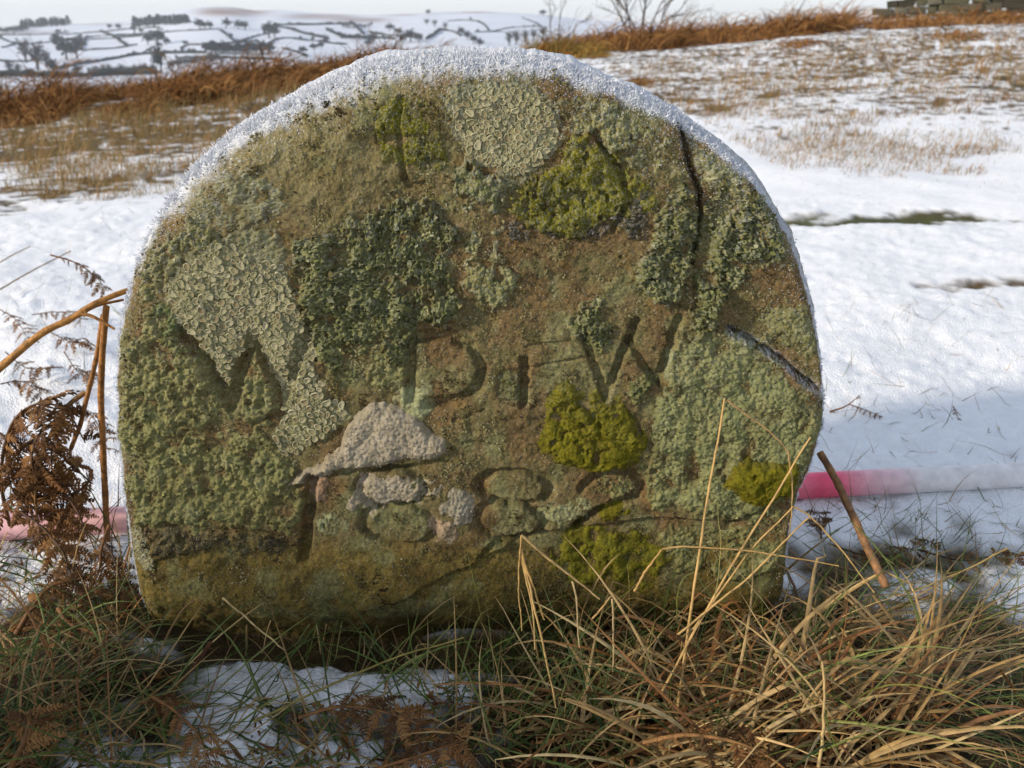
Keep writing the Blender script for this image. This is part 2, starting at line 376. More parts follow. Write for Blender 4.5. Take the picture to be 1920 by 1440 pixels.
HG = [  # polylines in picture columns and rows, height in metres, label
 ([(0, 72), (30, 82), (60, 83), (110, 78), (200, 73)], 2.6, 'dark hedgerow running right from the left edge of the far fields'),
 ([(5, 90), (30, 83)], 2.5, 'short hedgerow at the far left edge joining a longer one'),
 ([(40, 93), (60, 104), (62, 110)], 2.5, 'short hedgerow below the left edge trees of the far fields'),
 ([(115, 66), (190, 60), (240, 55), (300, 52)], 2.0, 'thin hedgerow high up below the small conifer wood'),
 ([(115, 75), (160, 71), (205, 67), (275, 64)], 2.2, 'thin hedgerow below the uppermost one on the left'),
 ([(190, 60), (212, 68), (225, 78), (238, 86)], 3.5, 'thick bushy hedgerow slanting down beside a hillside field'),
 ([(150, 95), (190, 93), (225, 90), (258, 84)], 2.2, 'hedgerow under the wide field left of the round-crowned trees'),
 ([(150, 121), (190, 115), (230, 108), (265, 103), (300, 101), (345, 100), (385, 100)], 3.4, 'long hedgerow sweeping across the middle of the far fields'),
 ([(100, 132), (135, 124), (150, 121)], 4.0, 'thick hedgerow end falling left to the valley trees'),
 ([(300, 62), (330, 59), (375, 57), (410, 55)], 2.2, 'level hedgerow along the top of the wide white field'),
 ([(413, 57), (425, 66), (437, 76), (446, 80)], 3.0, 'slanting hedgerow at the right end of the wide white field'),
 ([(350, 85), (390, 84), (440, 81), (480, 77)], 2.2, 'low hedgerow along the foot of the wide white field'),
 ([(500, 88), (515, 76), (540, 72), (570, 76), (600, 78)], 2.2, 'curving hedgerow round a rounded white field'),
 ([(510, 50), (540, 54), (565, 62), (590, 68), (610, 72)], 4.0, 'bushy hedgerow slanting down in the middle of the hillside'),
 ([(515, 48), (560, 47), (620, 46), (665, 46)], 4.0, 'wide dark hedgerow along the moor edge'),
 ([(612, 56), (630, 64), (645, 70)], 4.5, 'bushy hedgerow right of the slanting field'),
 ([(665, 47), (675, 58), (682, 65)], 4.0, 'steep hedgerow below the moor edge'),
 ([(530, 92), (555, 98), (575, 107)], 3.0, 'hedgerow slanting down to the brown bracken'),
 ([(640, 72), (680, 70), (740, 74)], 3.5, 'low hedgerow above the bracken bank'),
 ([(800, 74), (815, 65), (825, 56)], 4.0, 'steep hedgerow beside the valley gap'),
 ([(895, 40), (908, 47), (917, 58)], 2.6, 'thin steep hedgerow across the bright right-hand fields'),
 ([(890, 61), (920, 60), (945, 60)], 1.8, 'faint level hedgerow below the bright right-hand fields'),
 ([(980, 34), (1005, 44), (1015, 52)], 2.0, 'faint hedgerow near the small bare tree'),
 ([(390, 102), (405, 108), (415, 115)], 2.4, 'short hedgerow running down to the bracken crest'),
 ([(60, 144), (140, 145), (230, 141), (300, 138)], 5.0, 'dark belt of hedge along the valley bottom'),
 ([(200, 73), (240, 70), (290, 66)], 2.4, 'level hedgerow linking the left clump to the hilltop wood'),
 ([(0, 66), (40, 66), (100, 64), (130, 60)], 2.4, 'hedgerow under the shelter belt on the left skyline'),
 ([(0, 115), (40, 116), (90, 113)], 2.6, 'low hedgerow behind the bare valley trees at left'),
 ([(160, 71), (158, 82), (150, 95)], 2.4, 'short cross hedgerow dropping to the left clump'),
 ([(265, 103), (280, 92), (300, 85)], 2.2, 'cross hedgerow rising to the round-crowned trees'),
 ([(345, 100), (340, 92), (350, 85)], 2.2, 'short cross hedgerow at the wide field corner'),
 ([(480, 77), (500, 88), (505, 98)], 2.6, 'cross hedgerow dropping to the dark wood strip'),
 ([(446, 80), (480, 68), (505, 64)], 2.4, 'hedgerow rising towards the big dark tree'),
 ([(330, 110), (380, 108), (440, 110), (520, 112)], 2.8, 'lower hedgerow just above the bracken crest'),
 ([(600, 78), (620, 82), (650, 84)], 2.8, 'hedgerow falling behind the bracken bank'),
 ([(690, 60), (720, 66), (760, 68)], 3.0, 'hedgerow crossing above the valley gap'),
 ([(840, 40), (870, 38), (895, 40)], 1.8, 'faint hedgerow on the bright fields by the skyline'),
 ([(920, 60), (960, 52), (1010, 50)], 1.8, 'faint hedgerow rising across the bright fields'),
 ([(825, 56), (850, 60), (865, 68)], 3.0, 'hedgerow edging the white field at the gap'),
 ([(0, 143), (60, 144)], 6.0, 'dark hedge in the valley bottom at the left edge')]
for i, (p, h, lb) in enumerate(HG): hedge('hedgerow', p, h, lb, 50 + i)

def far_tree(kind, seed):
    a = Acc(); t = Acc()
    tube(t, [(0, 0, -0.5), (0.1, 0, 3.0), (0.0, 0.1, 6.0)], [0.5, 0.35, 0.15], lin((50, 46, 42), 0.6), 5)
    if kind == 'round':
        leaf_cloud(a, 150, np.array([0, 0, 6.0]), (4.2, 4.2, 4.0), 0.85, DARKW, seed); leaf_cloud(a, 60, np.array([2.0, 0, 5.0]), (3, 3, 2.6), 0.8, DARKW, seed + 1)
    elif kind == 'bare':
        r = np.random.default_rng(seed)
        for k in range(46):
            an = r.random() * 6.28; d = np.array([math.cos(an) * 0.75, math.sin(an) * 0.75, 0.55 + r.random()]); d /= np.linalg.norm(d); s = np.array([0, 0, 1.5 + 4 * r.random()])
            e = s + d * (2.5 + 3 * r.random()); tube(a, [s, (s + e) / 2 + r.normal(size=3) * 0.3, e], [0.16, 0.12, 0.06], lin((72, 66, 64), 0.6), 3, False)
        leaf_cloud(a, 70, np.array([0, 0, 6.5]), (3.6, 3.6, 3.8), 0.45, [lin((86, 78, 74), 0.6)], seed)
    else:
        for z, w in ((2.5, 2.6), (4.5, 2.2), (6.5, 1.7), (8.5, 1.1), (10.2, 0.5)): leaf_cloud(a, 45, np.array([0, 0, z]), (w, w, 1.3), 0.7, [DARKW[2], DARKW[0]], seed + int(z))
    mt = lambda A, nm, m: mesh(nm, np.concatenate(A.V), [x for x in ([np.concatenate(A.F4)] if A.F4 else []) + ([np.concatenate(A.F3)] if A.F3 else [])], m, np.concatenate(A.Cc))
    return mt(a, 'crown', M_far), mt(t, 'trunk', M_bark)
TREE = {k: [far_tree(k, s) for s in (3, 11, 23)] for k in ('round', 'bare', 'conifer')}
def put_tree(px, py, hpx, kind, v, label, group, name='tree', wide=1.0):
    p = hill_pt(px, py); s = (1.05 if kind == 'conifer' else 1.22) * hpx * p[1] / (FPX * 1.07) / 10.5
    o = empty(name, p, label, 'tree', group, rz=(px * 7 + py) % 6.28); o.scale = (s * wide, s * wide, s)
    cr, tr = TREE[kind][v % 3]; obj('crown', cr, o, (0, 0, 0)); obj('trunk', tr, o, (0, 0, 0)); return o
TG = [  # column, row of the foot, height in pixels, kind, width, label
 (110, 92, 26, 'round', 1.2, 'dark hedgerow tree standing tallest in the clump on the left'), (125, 112, 34, 'round', 1.3, 'dark tree low in the left-hand clump'), (150, 94, 20, 'round', 1.3, 'round tree at the right of the left-hand clump'),
 (145, 110, 40, 'bare', 0.9, 'bare tree rising behind the left-hand clump'), (50, 118, 44, 'bare', 1.0, 'tall bare tree near the left edge in the valley'), (72, 132, 50, 'bare', 1.1, 'tallest bare tree in the valley at left'), (88, 128, 34, 'bare', 0.9, 'bare tree right beside the tallest valley tree'),
 (20, 138, 24, 'bare', 1.3, 'bare bushy tree at the left edge'), (35, 140, 20, 'bare', 1.2, 'low bare tree second from the left edge'), (102, 138, 26, 'round', 0.9, 'dark tree low by the valley belt'), (148, 142, 18, 'round', 1.2, 'dark round bush at the end of the valley belt'),
 (278, 84, 18, 'round', 1.4, 'left tree of the big round-crowned pair in the fields'), (295, 84, 25, 'round', 1.6, 'big round-crowned tree in the middle of the fields'), (312, 84, 12, 'round', 1.4, 'low right flank tree of the round-crowned clump'),
 (303, 138, 46, 'round', 0.75, 'tall dark ivy-clad tree just above the brown bracken'), (297, 92, 14, 'bare', 1.0, 'small bare tree under the round-crowned clump'),
 (253, 104, 8, 'round', 1.3, 'small lone bush on the long hedgerow'), (347, 84, 7, 'round', 2.2, 'small low bush by the wide field'), (386, 97, 15, 'round', 1.1, 'hedgerow tree below the wide white field'), (356, 98, 7, 'round', 1.2, 'tiny round bush left of a pair'), (364, 98, 7, 'round', 1.2, 'tiny round bush right of a pair'),
 (375, 55, 17, 'round', 1.3, 'left tree of the dark row above the wide field'), (384, 54, 12, 'round', 1.3, 'second tree of the dark row above the wide field'), (394, 55, 14, 'round', 1.1, 'third tree of the dark row above the wide field'), (424, 53, 16, 'round', 1.3, 'dark tree fourth in the row above the fields'), (447, 54, 14, 'round', 1.5, 'dark tree fifth in the row above the fields'), (460, 56, 14, 'round', 1.4, 'rightmost dark tree in the row above the fields'),
 (505, 72, 26, 'round', 1.3, 'big dark tree beside the rounded field'), (515, 70, 20, 'round', 1.2, 'tree leaning right of the big dark tree'), (433, 72, 9, 'round', 1.0, 'small bush on the slanting hedgerow'), (252, 62, 15, 'bare', 1.4, 'small bare tree left under the hilltop wood'), (222, 55, 9, 'round', 1.6, 'low dark bush on the upper hedgerow'),
 (205, 54, 8, 'round', 1.5, 'low dark bush left on the upper hedgerow'), (265, 62, 8, 'round', 1.5, 'dark bush right under the hilltop wood'), (564, 75, 7, 'round', 1.0, 'tiny bush in the rounded field'), (567, 101, 13, 'round', 1.6, 'dark round bush low by the bracken'), (590, 94, 11, 'round', 1.8, 'dark low tree above the bracken bank'), (603, 91, 11, 'round', 1.5, 'dark low tree next along the bracken bank'),
 (612, 80, 13, 'round', 1.2, 'tree at the foot of the slanting hedgerow'), (588, 76, 7, 'round', 1.3, 'small bush above the bracken bank'), (700, 84, 20, 'round', 1.1, 'tree beyond the middle of the bracken bank'), (690, 88, 12, 'round', 1.6, 'low tree beyond the middle of the bracken bank'),
 (730, 58, 12, 'round', 1.8, 'dark copse tree above the valley gap'), (745, 66, 12, 'round', 1.6, 'dark copse tree second above the valley gap'), (770, 78, 20, 'round', 1.6, 'big dark tree in the valley gap'), (785, 80, 16, 'round', 1.5, 'dark tree right in the valley gap'), (755, 80, 14, 'round', 1.5, 'dark tree left in the valley gap'),
 (800, 46, 10, 'bare', 1.8, 'bare tree at the edge of the bright fields'), (815, 50, 12, 'bare', 1.5, 'bare tree second at the edge of the bright fields'), (835, 56, 14, 'bare', 1.2, 'bare tree third at the edge of the bright fields'), (803, 27, 8, 'round', 1.5, 'tiny dark copse on the skyline'),
 (865, 66, 13, 'round', 1.3, 'dark tree at the top of the line by the gap'), (876, 74, 14, 'round', 1.3, 'dark tree second in the line by the gap'), (888, 82, 15, 'round', 1.3, 'dark tree third in the line by the gap'), (898, 88, 14, 'round', 1.3, 'dark tree lowest in the line by the gap'),
 (955, 86, 26, 'bare', 1.1, 'bare tree left in the row before the bracken crest'), (968, 84, 26, 'bare', 1.1, 'bare tree second in the row before the bracken crest'), (985, 80, 22, 'bare', 1.2, 'bare tree third in the row before the bracken crest'), (1000, 76, 20, 'bare', 1.2, 'bare tree fourth in the row before the bracken crest'), (1018, 72, 22, 'bare', 1.2, 'bare tree last in the row before the bracken crest'),
 (1018, 29, 9, 'round', 2.0, 'dark lone copse high on the bright hill'), (545, 106, 8, 'round', 1.0, 'small bush poking over the bracken'), (540, 96, 6, 'round', 1.0, 'tiny bush by the slanting lower hedgerow')]
for i, (px, py, h, k, w, lb) in enumerate(TG): put_tree(px, py, h, k, i, lb, 'trees among the far fields', wide=w)
def nth(i): return ['leftmost', 'second', 'third', 'fourth', 'fifth', 'sixth', 'seventh', 'eighth', 'ninth', 'tenth', 'eleventh', 'twelfth'][i] if i < 12 else f'{i + 1}{dict([(1, "st"), (2, "nd"), (3, "rd")]).get((i + 1) % 10 if (i + 1) % 100 > 20 else 0, "th")}'
def from_left(i): return nth(i) if i == 0 else nth(i) + ' from left'
for i in range(28):                         # the row of young trees in the valley bottom field
    put_tree(168 + i * 4.6 + random.uniform(-1, 1), 141 - i * 0.1, random.uniform(13, 21), 'bare', i, f'young bare tree, {from_left(i)} in the row along the valley-bottom field', 'young bare trees in the valley-bottom row', wide=0.75)
k_ = 0
for i, (p, h, lb) in enumerate(HG):
    L_ = sum(math.hypot(b[0] - a[0], b[1] - a[1]) for a, b in zip(p[:-1], p[1:]))
    for j in range(int(L_ / 48)):
        a_, b_ = random.choice(list(zip(p[:-1], p[1:]))); f_ = random.random(); k_ += 1
        put_tree(a_[0] + (b_[0] - a_[0]) * f_, a_[1] + (b_[1] - a_[1]) * f_, random.uniform(3.5, 8), 'round' if k_ % 3 else 'bare', k_, 'small dark bush growing up out of a far hedgerow', 'bushes in the far hedgerows', wide=random.uniform(1.0, 1.8))
def wood(pts, h, n, label, seed, kind='conifer'):
    o0 = None
    for i in range(n):
        t = (i + 0.5) / n; p = spline([(a, b, 0) for a, b in pts], 50)[int(t * 49)]
        put_tree(p[0] + random.uniform(-1.2, 1.2), p[1] + random.uniform(-1, 1.2), h * random.uniform(0.8, 1.15), kind, i + seed, label.replace(' in the ', f', {from_left(i)}, in the ', 1), label, wide=random.uniform(1.7, 2.5) if kind == 'conifer' else random.uniform(1.3, 1.9))
wood([(38, 53), (70, 50), (100, 48), (131, 46)], 13, 22, 'dark conifer in the small wood on the left skyline', 1)
wood([(250, 50), (290, 47), (330, 45), (357, 42)], 15, 24, 'dark conifer in the hilltop wood', 2)
wood([(0, 62), (30, 60), (55, 57)], 9, 10, 'small tree in the shelter belt at the left skyline', 3, 'round')
wood([(0, 148), (60, 146), (130, 147), (200, 147), (290, 144)], 12, 26, 'dark tree in the belt along the valley bottom', 4, 'round')
wood([(318, 128), (345, 124), (380, 120), (410, 117)], 14, 18, 'bare tree in the strip just over the left bracken', 5, 'bare')
wood([(395, 101), (430, 101), (465, 101), (505, 100)], 18, 26, 'tree in the dark wood strip below the wide field', 6, 'round')
wood([(640, 53), (670, 53), (700, 50)], 7, 12, 'small tree in the scrub along the moor edge', 7, 'bare')
wood([(630, 68), (660, 74), (690, 76)], 8, 10, 'tree in the scrub left of the valley gap', 8, 'round')

# ================================================================== THE STONE
PXM = 0.347e-3                             # metres per picture pixel on the stone's face
LEAN = 0.02
_out = np.array([(272,1290),(262,1215),(258,1140),(247,1080),(235,1000),(222,900),(212,800),(208,720),(212,640),(222,570),(240,500),(265,440),(300,380),
 (345,320),(400,270),(460,229),(520,196),(580,168),(640,138),(690,121),(740,113),(800,110),(860,107),(920,109),(1000,114),(1060,127),(1110,146),(1160,167),(1210,188),
 (1260,214),(1310,248),(1350,278),(1390,312),(1430,357),(1460,400),(1485,442),(1505,500),(1520,550),(1532,600),(1540,650),(1545,700),(1550,750),(1548,800),(1535,850),
 (1518,900),(1505,930),(1490,980),(1485,1030),(1478,1100),(1474,1180),(1470,1280),(1200,1295),(900,1295),(600,1290)], float)
CX, CY = 880.0, 690.0
def _outline():
    an = np.arctan2(-(_out[:, 1] - CY), _out[:, 0] - CX); ra = np.hypot(_out[:, 0] - CX, _out[:, 1] - CY); o = np.argsort(an)
    an, ra = an[o], ra[o]; a3 = np.concatenate([an - 2 * np.pi, an, an + 2 * np.pi]); r3 = np.tile(ra, 3)
    g = np.linspace(-np.pi, np.pi, 3601)[:-1]; f = np.interp(g, a3, r3)
    k = np.exp(-0.5 * (np.arange(-30, 31) / 9.0) ** 2); k /= k.sum(); f = np.convolve(np.concatenate([f[-30:], f, f[:30]]), k, 'valid')
    f += 2.5 * fbm(np.cos(g) * 22, np.sin(g) * 22, 61) + 1.2 * fbm(np.cos(g) * 90, np.sin(g) * 90, 62)
    return np.concatenate([g, [np.pi]]), np.concatenate([f, f[:1]])
_oa, _or = _outline(); _slope = np.gradient(_or, _oa); _cosf = _or / np.hypot(_or, _slope)
_k = np.ones(121) / 121; _cosf = np.convolve(np.concatenate([_cosf[-60:], _cosf, _cosf[:60]]), _k, 'valid')
NA, NB = 680, 620
ta, tb = np.linspace(-1, 1, NB), np.linspace(-1, 1, NA)
Bv, Av = np.meshgrid(tb, ta)               # Av rows (vertical), Bv columns
rad = np.maximum(np.abs(Av), np.abs(Bv)); horiz = np.abs(Bv) >= np.abs(Av)
with np.errstate(divide='ignore', invalid='ignore'):
    ph = np.where(horiz, (math.pi / 4) * (Av / Bv), (math.pi / 2) - (math.pi / 4) * (Bv / Av))
ph = np.nan_to_num(ph); ph = np.where(np.where(horiz, Bv, Av) < 0, ph + math.pi, ph); ph = np.arctan2(np.sin(ph), np.cos(ph))
RO = np.interp(ph, _oa, _or); PX = CX + rad * RO * np.cos(ph); PY = CY - rad * RO * np.sin(ph)
dist = (1 - rad) * RO * np.interp(ph, _oa, _cosf)
deg = np.degrees(ph)
_rt = np.array([[-180, 42], [-150, 28], [-128, 50], [-110, 100], [-60, 120], [-45, 70], [-30, 36], [0, 26], [30, 34], [55, 60], [75, 80], [100, 88], [125, 88], [145, 78], [160, 58], [180, 42]], float)
RR_ = np.interp(deg, _rt[:, 0], _rt[:, 1])
u = np.clip(1 - dist / RR_, 0, 1); recess = RR_ * (1 - np.sqrt(np.clip(1 - u * u, 0, 1)))

def smooth_groove(D, w, dep): return -dep * (1 - sst(0.30, 0.92, D / w))
H = 9 * fbm(PX / 190, PY / 190, 71) + 4 * fbm(PX / 60, PY / 60, 72) + 2.2 * fbm(PX / 17, PY / 17, 73) + 1.1 * fbm(PX / 5, PY / 5, 74, 2)
wx = PX + 3 * fbm(PX / 14, PY / 14, 75); wy = PY + 3 * fbm(PX / 14, PY / 14, 76)
W1 = [(345, 622), (395, 690), (434, 762), (452, 700), (474, 632), (500, 680), (530, 742), (555, 680), (582, 606)]
W2 = [(1096, 628), (1115, 685), (1136, 742), (1162, 675), (1193, 604)]; W2b = [(1180, 640), (1205, 680), (1232, 716), (1252, 660), (1274, 596)]
D_ = [(780, 634), (840, 630), (884, 650), (906, 690), (896, 728), (862, 752), (800, 760)]
H += smooth_groove(seg_dist(wx, wy, W1), 17, 17) + smooth_groove(seg_dist(wx, wy, W2), 13, 17) + smooth_groove(seg_dist(wx, wy, W2b), 12, 15)
H += smooth_groove(seg_dist(wx, wy, [(770, 640), (770, 750)]), 14, 13) + smooth_groove(seg_dist(wx, wy, D_), 15, 18)
H += smooth_groove(seg_dist(wx, wy, [(984, 676), (980, 756)]), 13, 17) - 7 * sst(0, 14, poly_sd(wx, wy, [(925, 690), (985, 682), (985, 752), (925, 752)]))
H += smooth_groove(seg_dist(wx, wy, [(583, 898), (578, 960), (569, 1046)]), 17, 22)
def oval(cx, cy, rx, ry, rot=0.0):
    c, s = math.cos(rot), math.sin(rot); a = ((wx - cx) * c + (wy - cy) * s) / rx; b = (-(wx - cx) * s + (wy - cy) * c) / ry
    q = np.hypot(a, b); return (q - 1) * min(rx, ry)
for (cx, cy, rx, ry, rot) in ((748, 984, 56, 31, 0.08), (735, 916, 50, 30, 0.0), (964, 917, 52, 25, 0.05), (956, 978, 52, 27, 0.06)):
    q = oval(cx, cy, rx, ry, rot); H += -16 * (1 - sst(0, 1, np.abs(q - 7) / 9)) 
T3 = [(1090, 918), (1112, 897), (1150, 885), (1186, 892), (1204, 912), (1192, 932), (1160, 946), (1120, 962), (1080, 990)]
H += smooth_groove(seg_dist(wx, wy, T3), 13, 16)
# ledges, steps and cracks in the sandstone beds
_lx = [500, 740, 800, 860, 905, 950, 985, 1082, 1225, 1379, 1472, 1560]; _ly = [1190, 1135, 1102, 1070, 1046, 1020, 1003, 987, 972, 978, 931, 880]
led = np.interp(PX, _lx, _ly) + 3 * fbm(PX / 22, PY / 22, 81); H -= 13 * sst(0, 5, PY - led) * sst(640, 780, PX)
H += smooth_groove(seg_dist(wx, wy, [(740, 1137), (862, 1069)]), 7, 10) + smooth_groove(seg_dist(wx, wy, [(900, 1046), (925, 1020), (985, 1003)]), 9, 14)
H += smooth_groove(seg_dist(wx, wy, [(1080, 992), (1100, 972), (1128, 955)]), 8, 12) + smooth_groove(seg_dist(wx, wy, [(1370, 988), (1430, 960), (1490, 926)]), 6, 10)
C1 = [(1276, 195), (1280, 250), (1294, 310), (1314, 365), (1312, 430), (1304, 470), (1299, 500)]
cd = seg_dist(wx, wy, C1); H += smooth_groove(cd, 9, 22); rightof = PX > np.interp(PY, [p[1] for p in C1], [p[0] for p in C1])
H -= 12 * sst(130, 0, cd) * rightof * sst(640, 560, PY)
C2 = [(1345, 600), (1370, 622), (1420, 648), (1470, 680), (1505, 714), (1552, 744)]
c2y = np.interp(PX, [p[0] for p in C2], [p[1] for p in C2]); c2d = seg_dist(wx, wy, C2)
H -= 20 * (PY < c2y + 2 * fbm(PX / 9, PY / 9, 84)) * sst(170, 0, c2d) * sst(1335, 1375, PX); H += smooth_groove(seg_dist(wx, wy, C2[1:]), 9, 16)
H += smooth_groove(seg_dist(wx, wy, [(752, 185), (745, 215), (749, 262), (757, 335)]), 10, 8) + smooth_groove(seg_dist(wx, wy, [(795, 345), (770, 350), (757, 330)]), 9, 10)
H += smooth_groove(seg_dist(wx, wy, [(1118, 250), (1165, 330), (1180, 372), (1150, 430)]), 10, 12)
H += smooth_groove(seg_dist(wx, wy, [(300, 985), (420, 995), (500, 1002), (565, 1040)]), 10, 8)
H += smooth_groove(seg_dist(wx, wy, [(545, 918), (600, 893), (640, 884), (720, 884), (835, 868)]), 9, 11)
for (a, b) in (((985, 650), (1090, 640)), ((985, 690), (1100, 668)), ((1180, 770), (1216, 828)), ((850, 790), (905, 770)), ((870, 830), (945, 840)), ((1500, 770), (1495, 800))):
    H += smooth_groove(seg_dist(wx, wy, [a, b]), 5, 5)
H *= sst(-2, 24, dist)
H -= 105 * sst(1100, 1275, PY + 8 * fbm(PX / 60, PY / 60, 88)) ** 1.25
H -= recess

base_pl = None
def face_pt(px, py, h):                     # picture column and row on the face plane, pushed out by h pixels
    d = raydir(px, py); t = (STONE_Y + LEAN * CAMH) / (d[..., 1] - LEAN * d[..., 2])
    P = np.stack([d[..., 0] * t, d[..., 1] * t, CAMH + d[..., 2] * t], -1)
    P[..., 1] -= np.asarray(h) * PXM; P[..., 2] += np.asarray(h) * PXM * LEAN
    return P
PB = face_pt(PX, PY, H)

stone = empty('boundary_stone', (0, STONE_Y, 0), 'round-topped carved boundary stone with lichen, moss and frost, standing in snow', 'stone')

# frost cover on the stone: thin rime, thick on the top edge
_ft = np.array([[-180, 5], [-150, 2], [-128, 0], [-45, 0], [-20, 2], [0, 3], [25, 6], [40, 10], [55, 14], [70, 21], [85, 28], [105, 36], [125, 39], [145, 31], [160, 15], [170, 9], [180, 5]], float)
FW = np.interp(deg, _ft[:, 0], _ft[:, 1]) * (1 + 0.45 * fbm(PX / 38, PY / 38, 91, 4))
fr = sst(1.75, 0.1, dist / (FW + 1e-3)) * (FW > 1)
frgrain = vn(PX / 2.3, PY / 2.3, 92)
rim = 0.30 * sst(150, 10, dist) * sst(-10, 40, deg) * sst(175, 150, deg) + 0.20 * sst(60, 5, dist) * (np.abs(deg) > 150) + 0.10 * sst(40, 5, dist) * (np.abs(deg) < 40)
rime = np.clip(fr * (0.25 + 0.75 * (vn(PX / 4.5, PY / 4.5, 93) * 0.6 + vn(PX / 11, PY / 11, 95) * 0.4 > 0.58 - 0.42 * fr)) + (frgrain > 1 - rim * 0.55) * 0.55 * (rim > 0.02), 0, 1)
c2f = seg_dist(PX, PY + 9, [(1370, 632), (1420, 656), (1470, 688), (1505, 722), (1552, 752)]); rime = np.clip(rime + sst(15, 3, c2f) * (frgrain > 0.5) * 0.5, 0, 1)
FROST = np.array([0.55, 0.57, 0.61])
ALB = 0.92; WARM = np.array([1.0, 1.0, 1.2])
def tone(cols, ns, seed):                   # mottled albedo from a list of sRGB colours
    n = fbm(PX / ns, PY / ns, seed, 4) * 0.5 + 0.5; n = np.clip(n, 0, 0.999) * (len(cols) - 1); i = n.astype(int); f = (n - i)[..., None]
    L = np.array([lin(c, ALB) * WARM for c in cols]); return L[i] * (1 - f) + L[np.minimum(i + 1, len(cols) - 1)] * f
def speckle(col, ns, seed, amt):
    g = vn(PX / ns, PY / ns, seed) * 2 - 1; return col * np.clip(1 + amt * g, 0.2, 3)[..., None]
SC = tone([(82, 66, 34), (110, 90, 54), (98, 92, 54), (122, 104, 66)], 70, 101)
up = sst(520, 300, PY)[..., None] * sst(860, 700, PX)[..., None]; SC = SC * (1 - up) + tone([(92, 84, 46), (120, 110, 68), (128, 122, 84)], 45, 103) * up
lo = sst(985, 1060, PY)[..., None]; SC = SC * (1 - lo) + tone([(70, 58, 22), (98, 84, 34), (118, 102, 46), (92, 86, 36)], 60, 104) * lo
gr = (sst(0.1, 0.6, fbm(PX / 55, PY / 55, 105, 4)) * 0.55)[..., None]; SC = SC * (1 - gr) + tone([(104, 108, 62), (132, 132, 88)], 14, 106) * gr
og = (sst(0.45, 0.8, fbm(PX / 38, PY / 38, 107, 3)) * 0.28)[..., None]; SC = SC * (1 - og) + lin((124, 94, 48), ALB) * og
dk = (sst(0.35, 0.7, fbm(PX / 20, PY / 20, 108, 3)) * 0.5)[..., None]; SC = SC * (1 - dk) + lin((58, 46, 26), ALB) * dk
SC = speckle(SC, 2.4, 109, 0.38) * np.array([0.94, 0.93, 0.86])
def frosted(col, k=1.0):
    r = np.clip(rime * k, 0, 1)[..., None]; return col * (1 - r) + FROST * r
# body: front sheet, flank rings, back
def stone_body():
    edge = np.concatenate([np.stack([np.zeros(NA, int), np.arange(NA)], -1), np.stack([np.arange(1, NB), np.full(NB - 1, NA - 1)], -1),
                           np.stack([np.full(NA - 1, NB - 1), np.arange(NA - 2, -1, -1)], -1), np.stack([np.arange(NB - 2, 0, -1), np.zeros(NB - 2, int)], -1)])
    ei = edge[:, 0] * NA + edge[:, 1]; ne = len(ei); ring0 = PB.reshape(-1, 3)[ei]; cen = ring0.mean(0)
    V = [PB.reshape(-1, 3)]; cols = [frosted(SC).reshape(-1, 3)]; F = [grid_faces(NB, NA)]; prev = ei; n = NA * NB
    wv = np.degrees(np.arctan2(ring0[:, 2] - cen[2], ring0[:, 0] - cen[0])); up_ = sst(20.0, 62, wv) * sst(172, 140, wv)
    for dy, sh in ((0.012, 0.004), (0.03, 0.006), (0.055, 0.004), (0.08, -0.004), (0.10, -0.02), (0.115, -0.06), (0.12, -0.14)):
        q = ring0.copy(); q[:, 1] += dy; o = (q - cen) * np.array([1, 0, 1.0]); q += nrm(o) * sh
        q += 0.0015 * np.stack([fbm(q[:, 0] / 0.02, q[:, 2] / 0.02 + dy * 40, 111), 0 * up_, fbm(q[:, 0] / 0.02, q[:, 2] / 0.02 - dy * 40, 112)], -1)
        idx = np.arange(n, n + ne); n += ne; V.append(q)
        cols.append(lin((100, 92, 58), ALB) * (1 - up_[:, None]) + FROST * up_[:, None])
        F.append(np.stack([prev, idx, np.roll(idx, -1), np.roll(prev, -1)], -1)); prev = idx
    V.append(V[-1].mean(0)[None]); cols.append(lin((100, 92, 58), ALB)[None]); F3 = np.stack([prev, np.full(ne, n), np.roll(prev, -1)], -1)
    V = np.concatenate(V) - np.array(stone.location)
    o = obj('stone_body', mesh('stone_body', V, F + [F3], M_stone, np.concatenate(cols)), stone, (0, 0, 0))
    o['label'] = 'brown sandstone block carved with letters and a date'
    return ring0, up_, cen
ring0, ring_up, ring_c = stone_body()

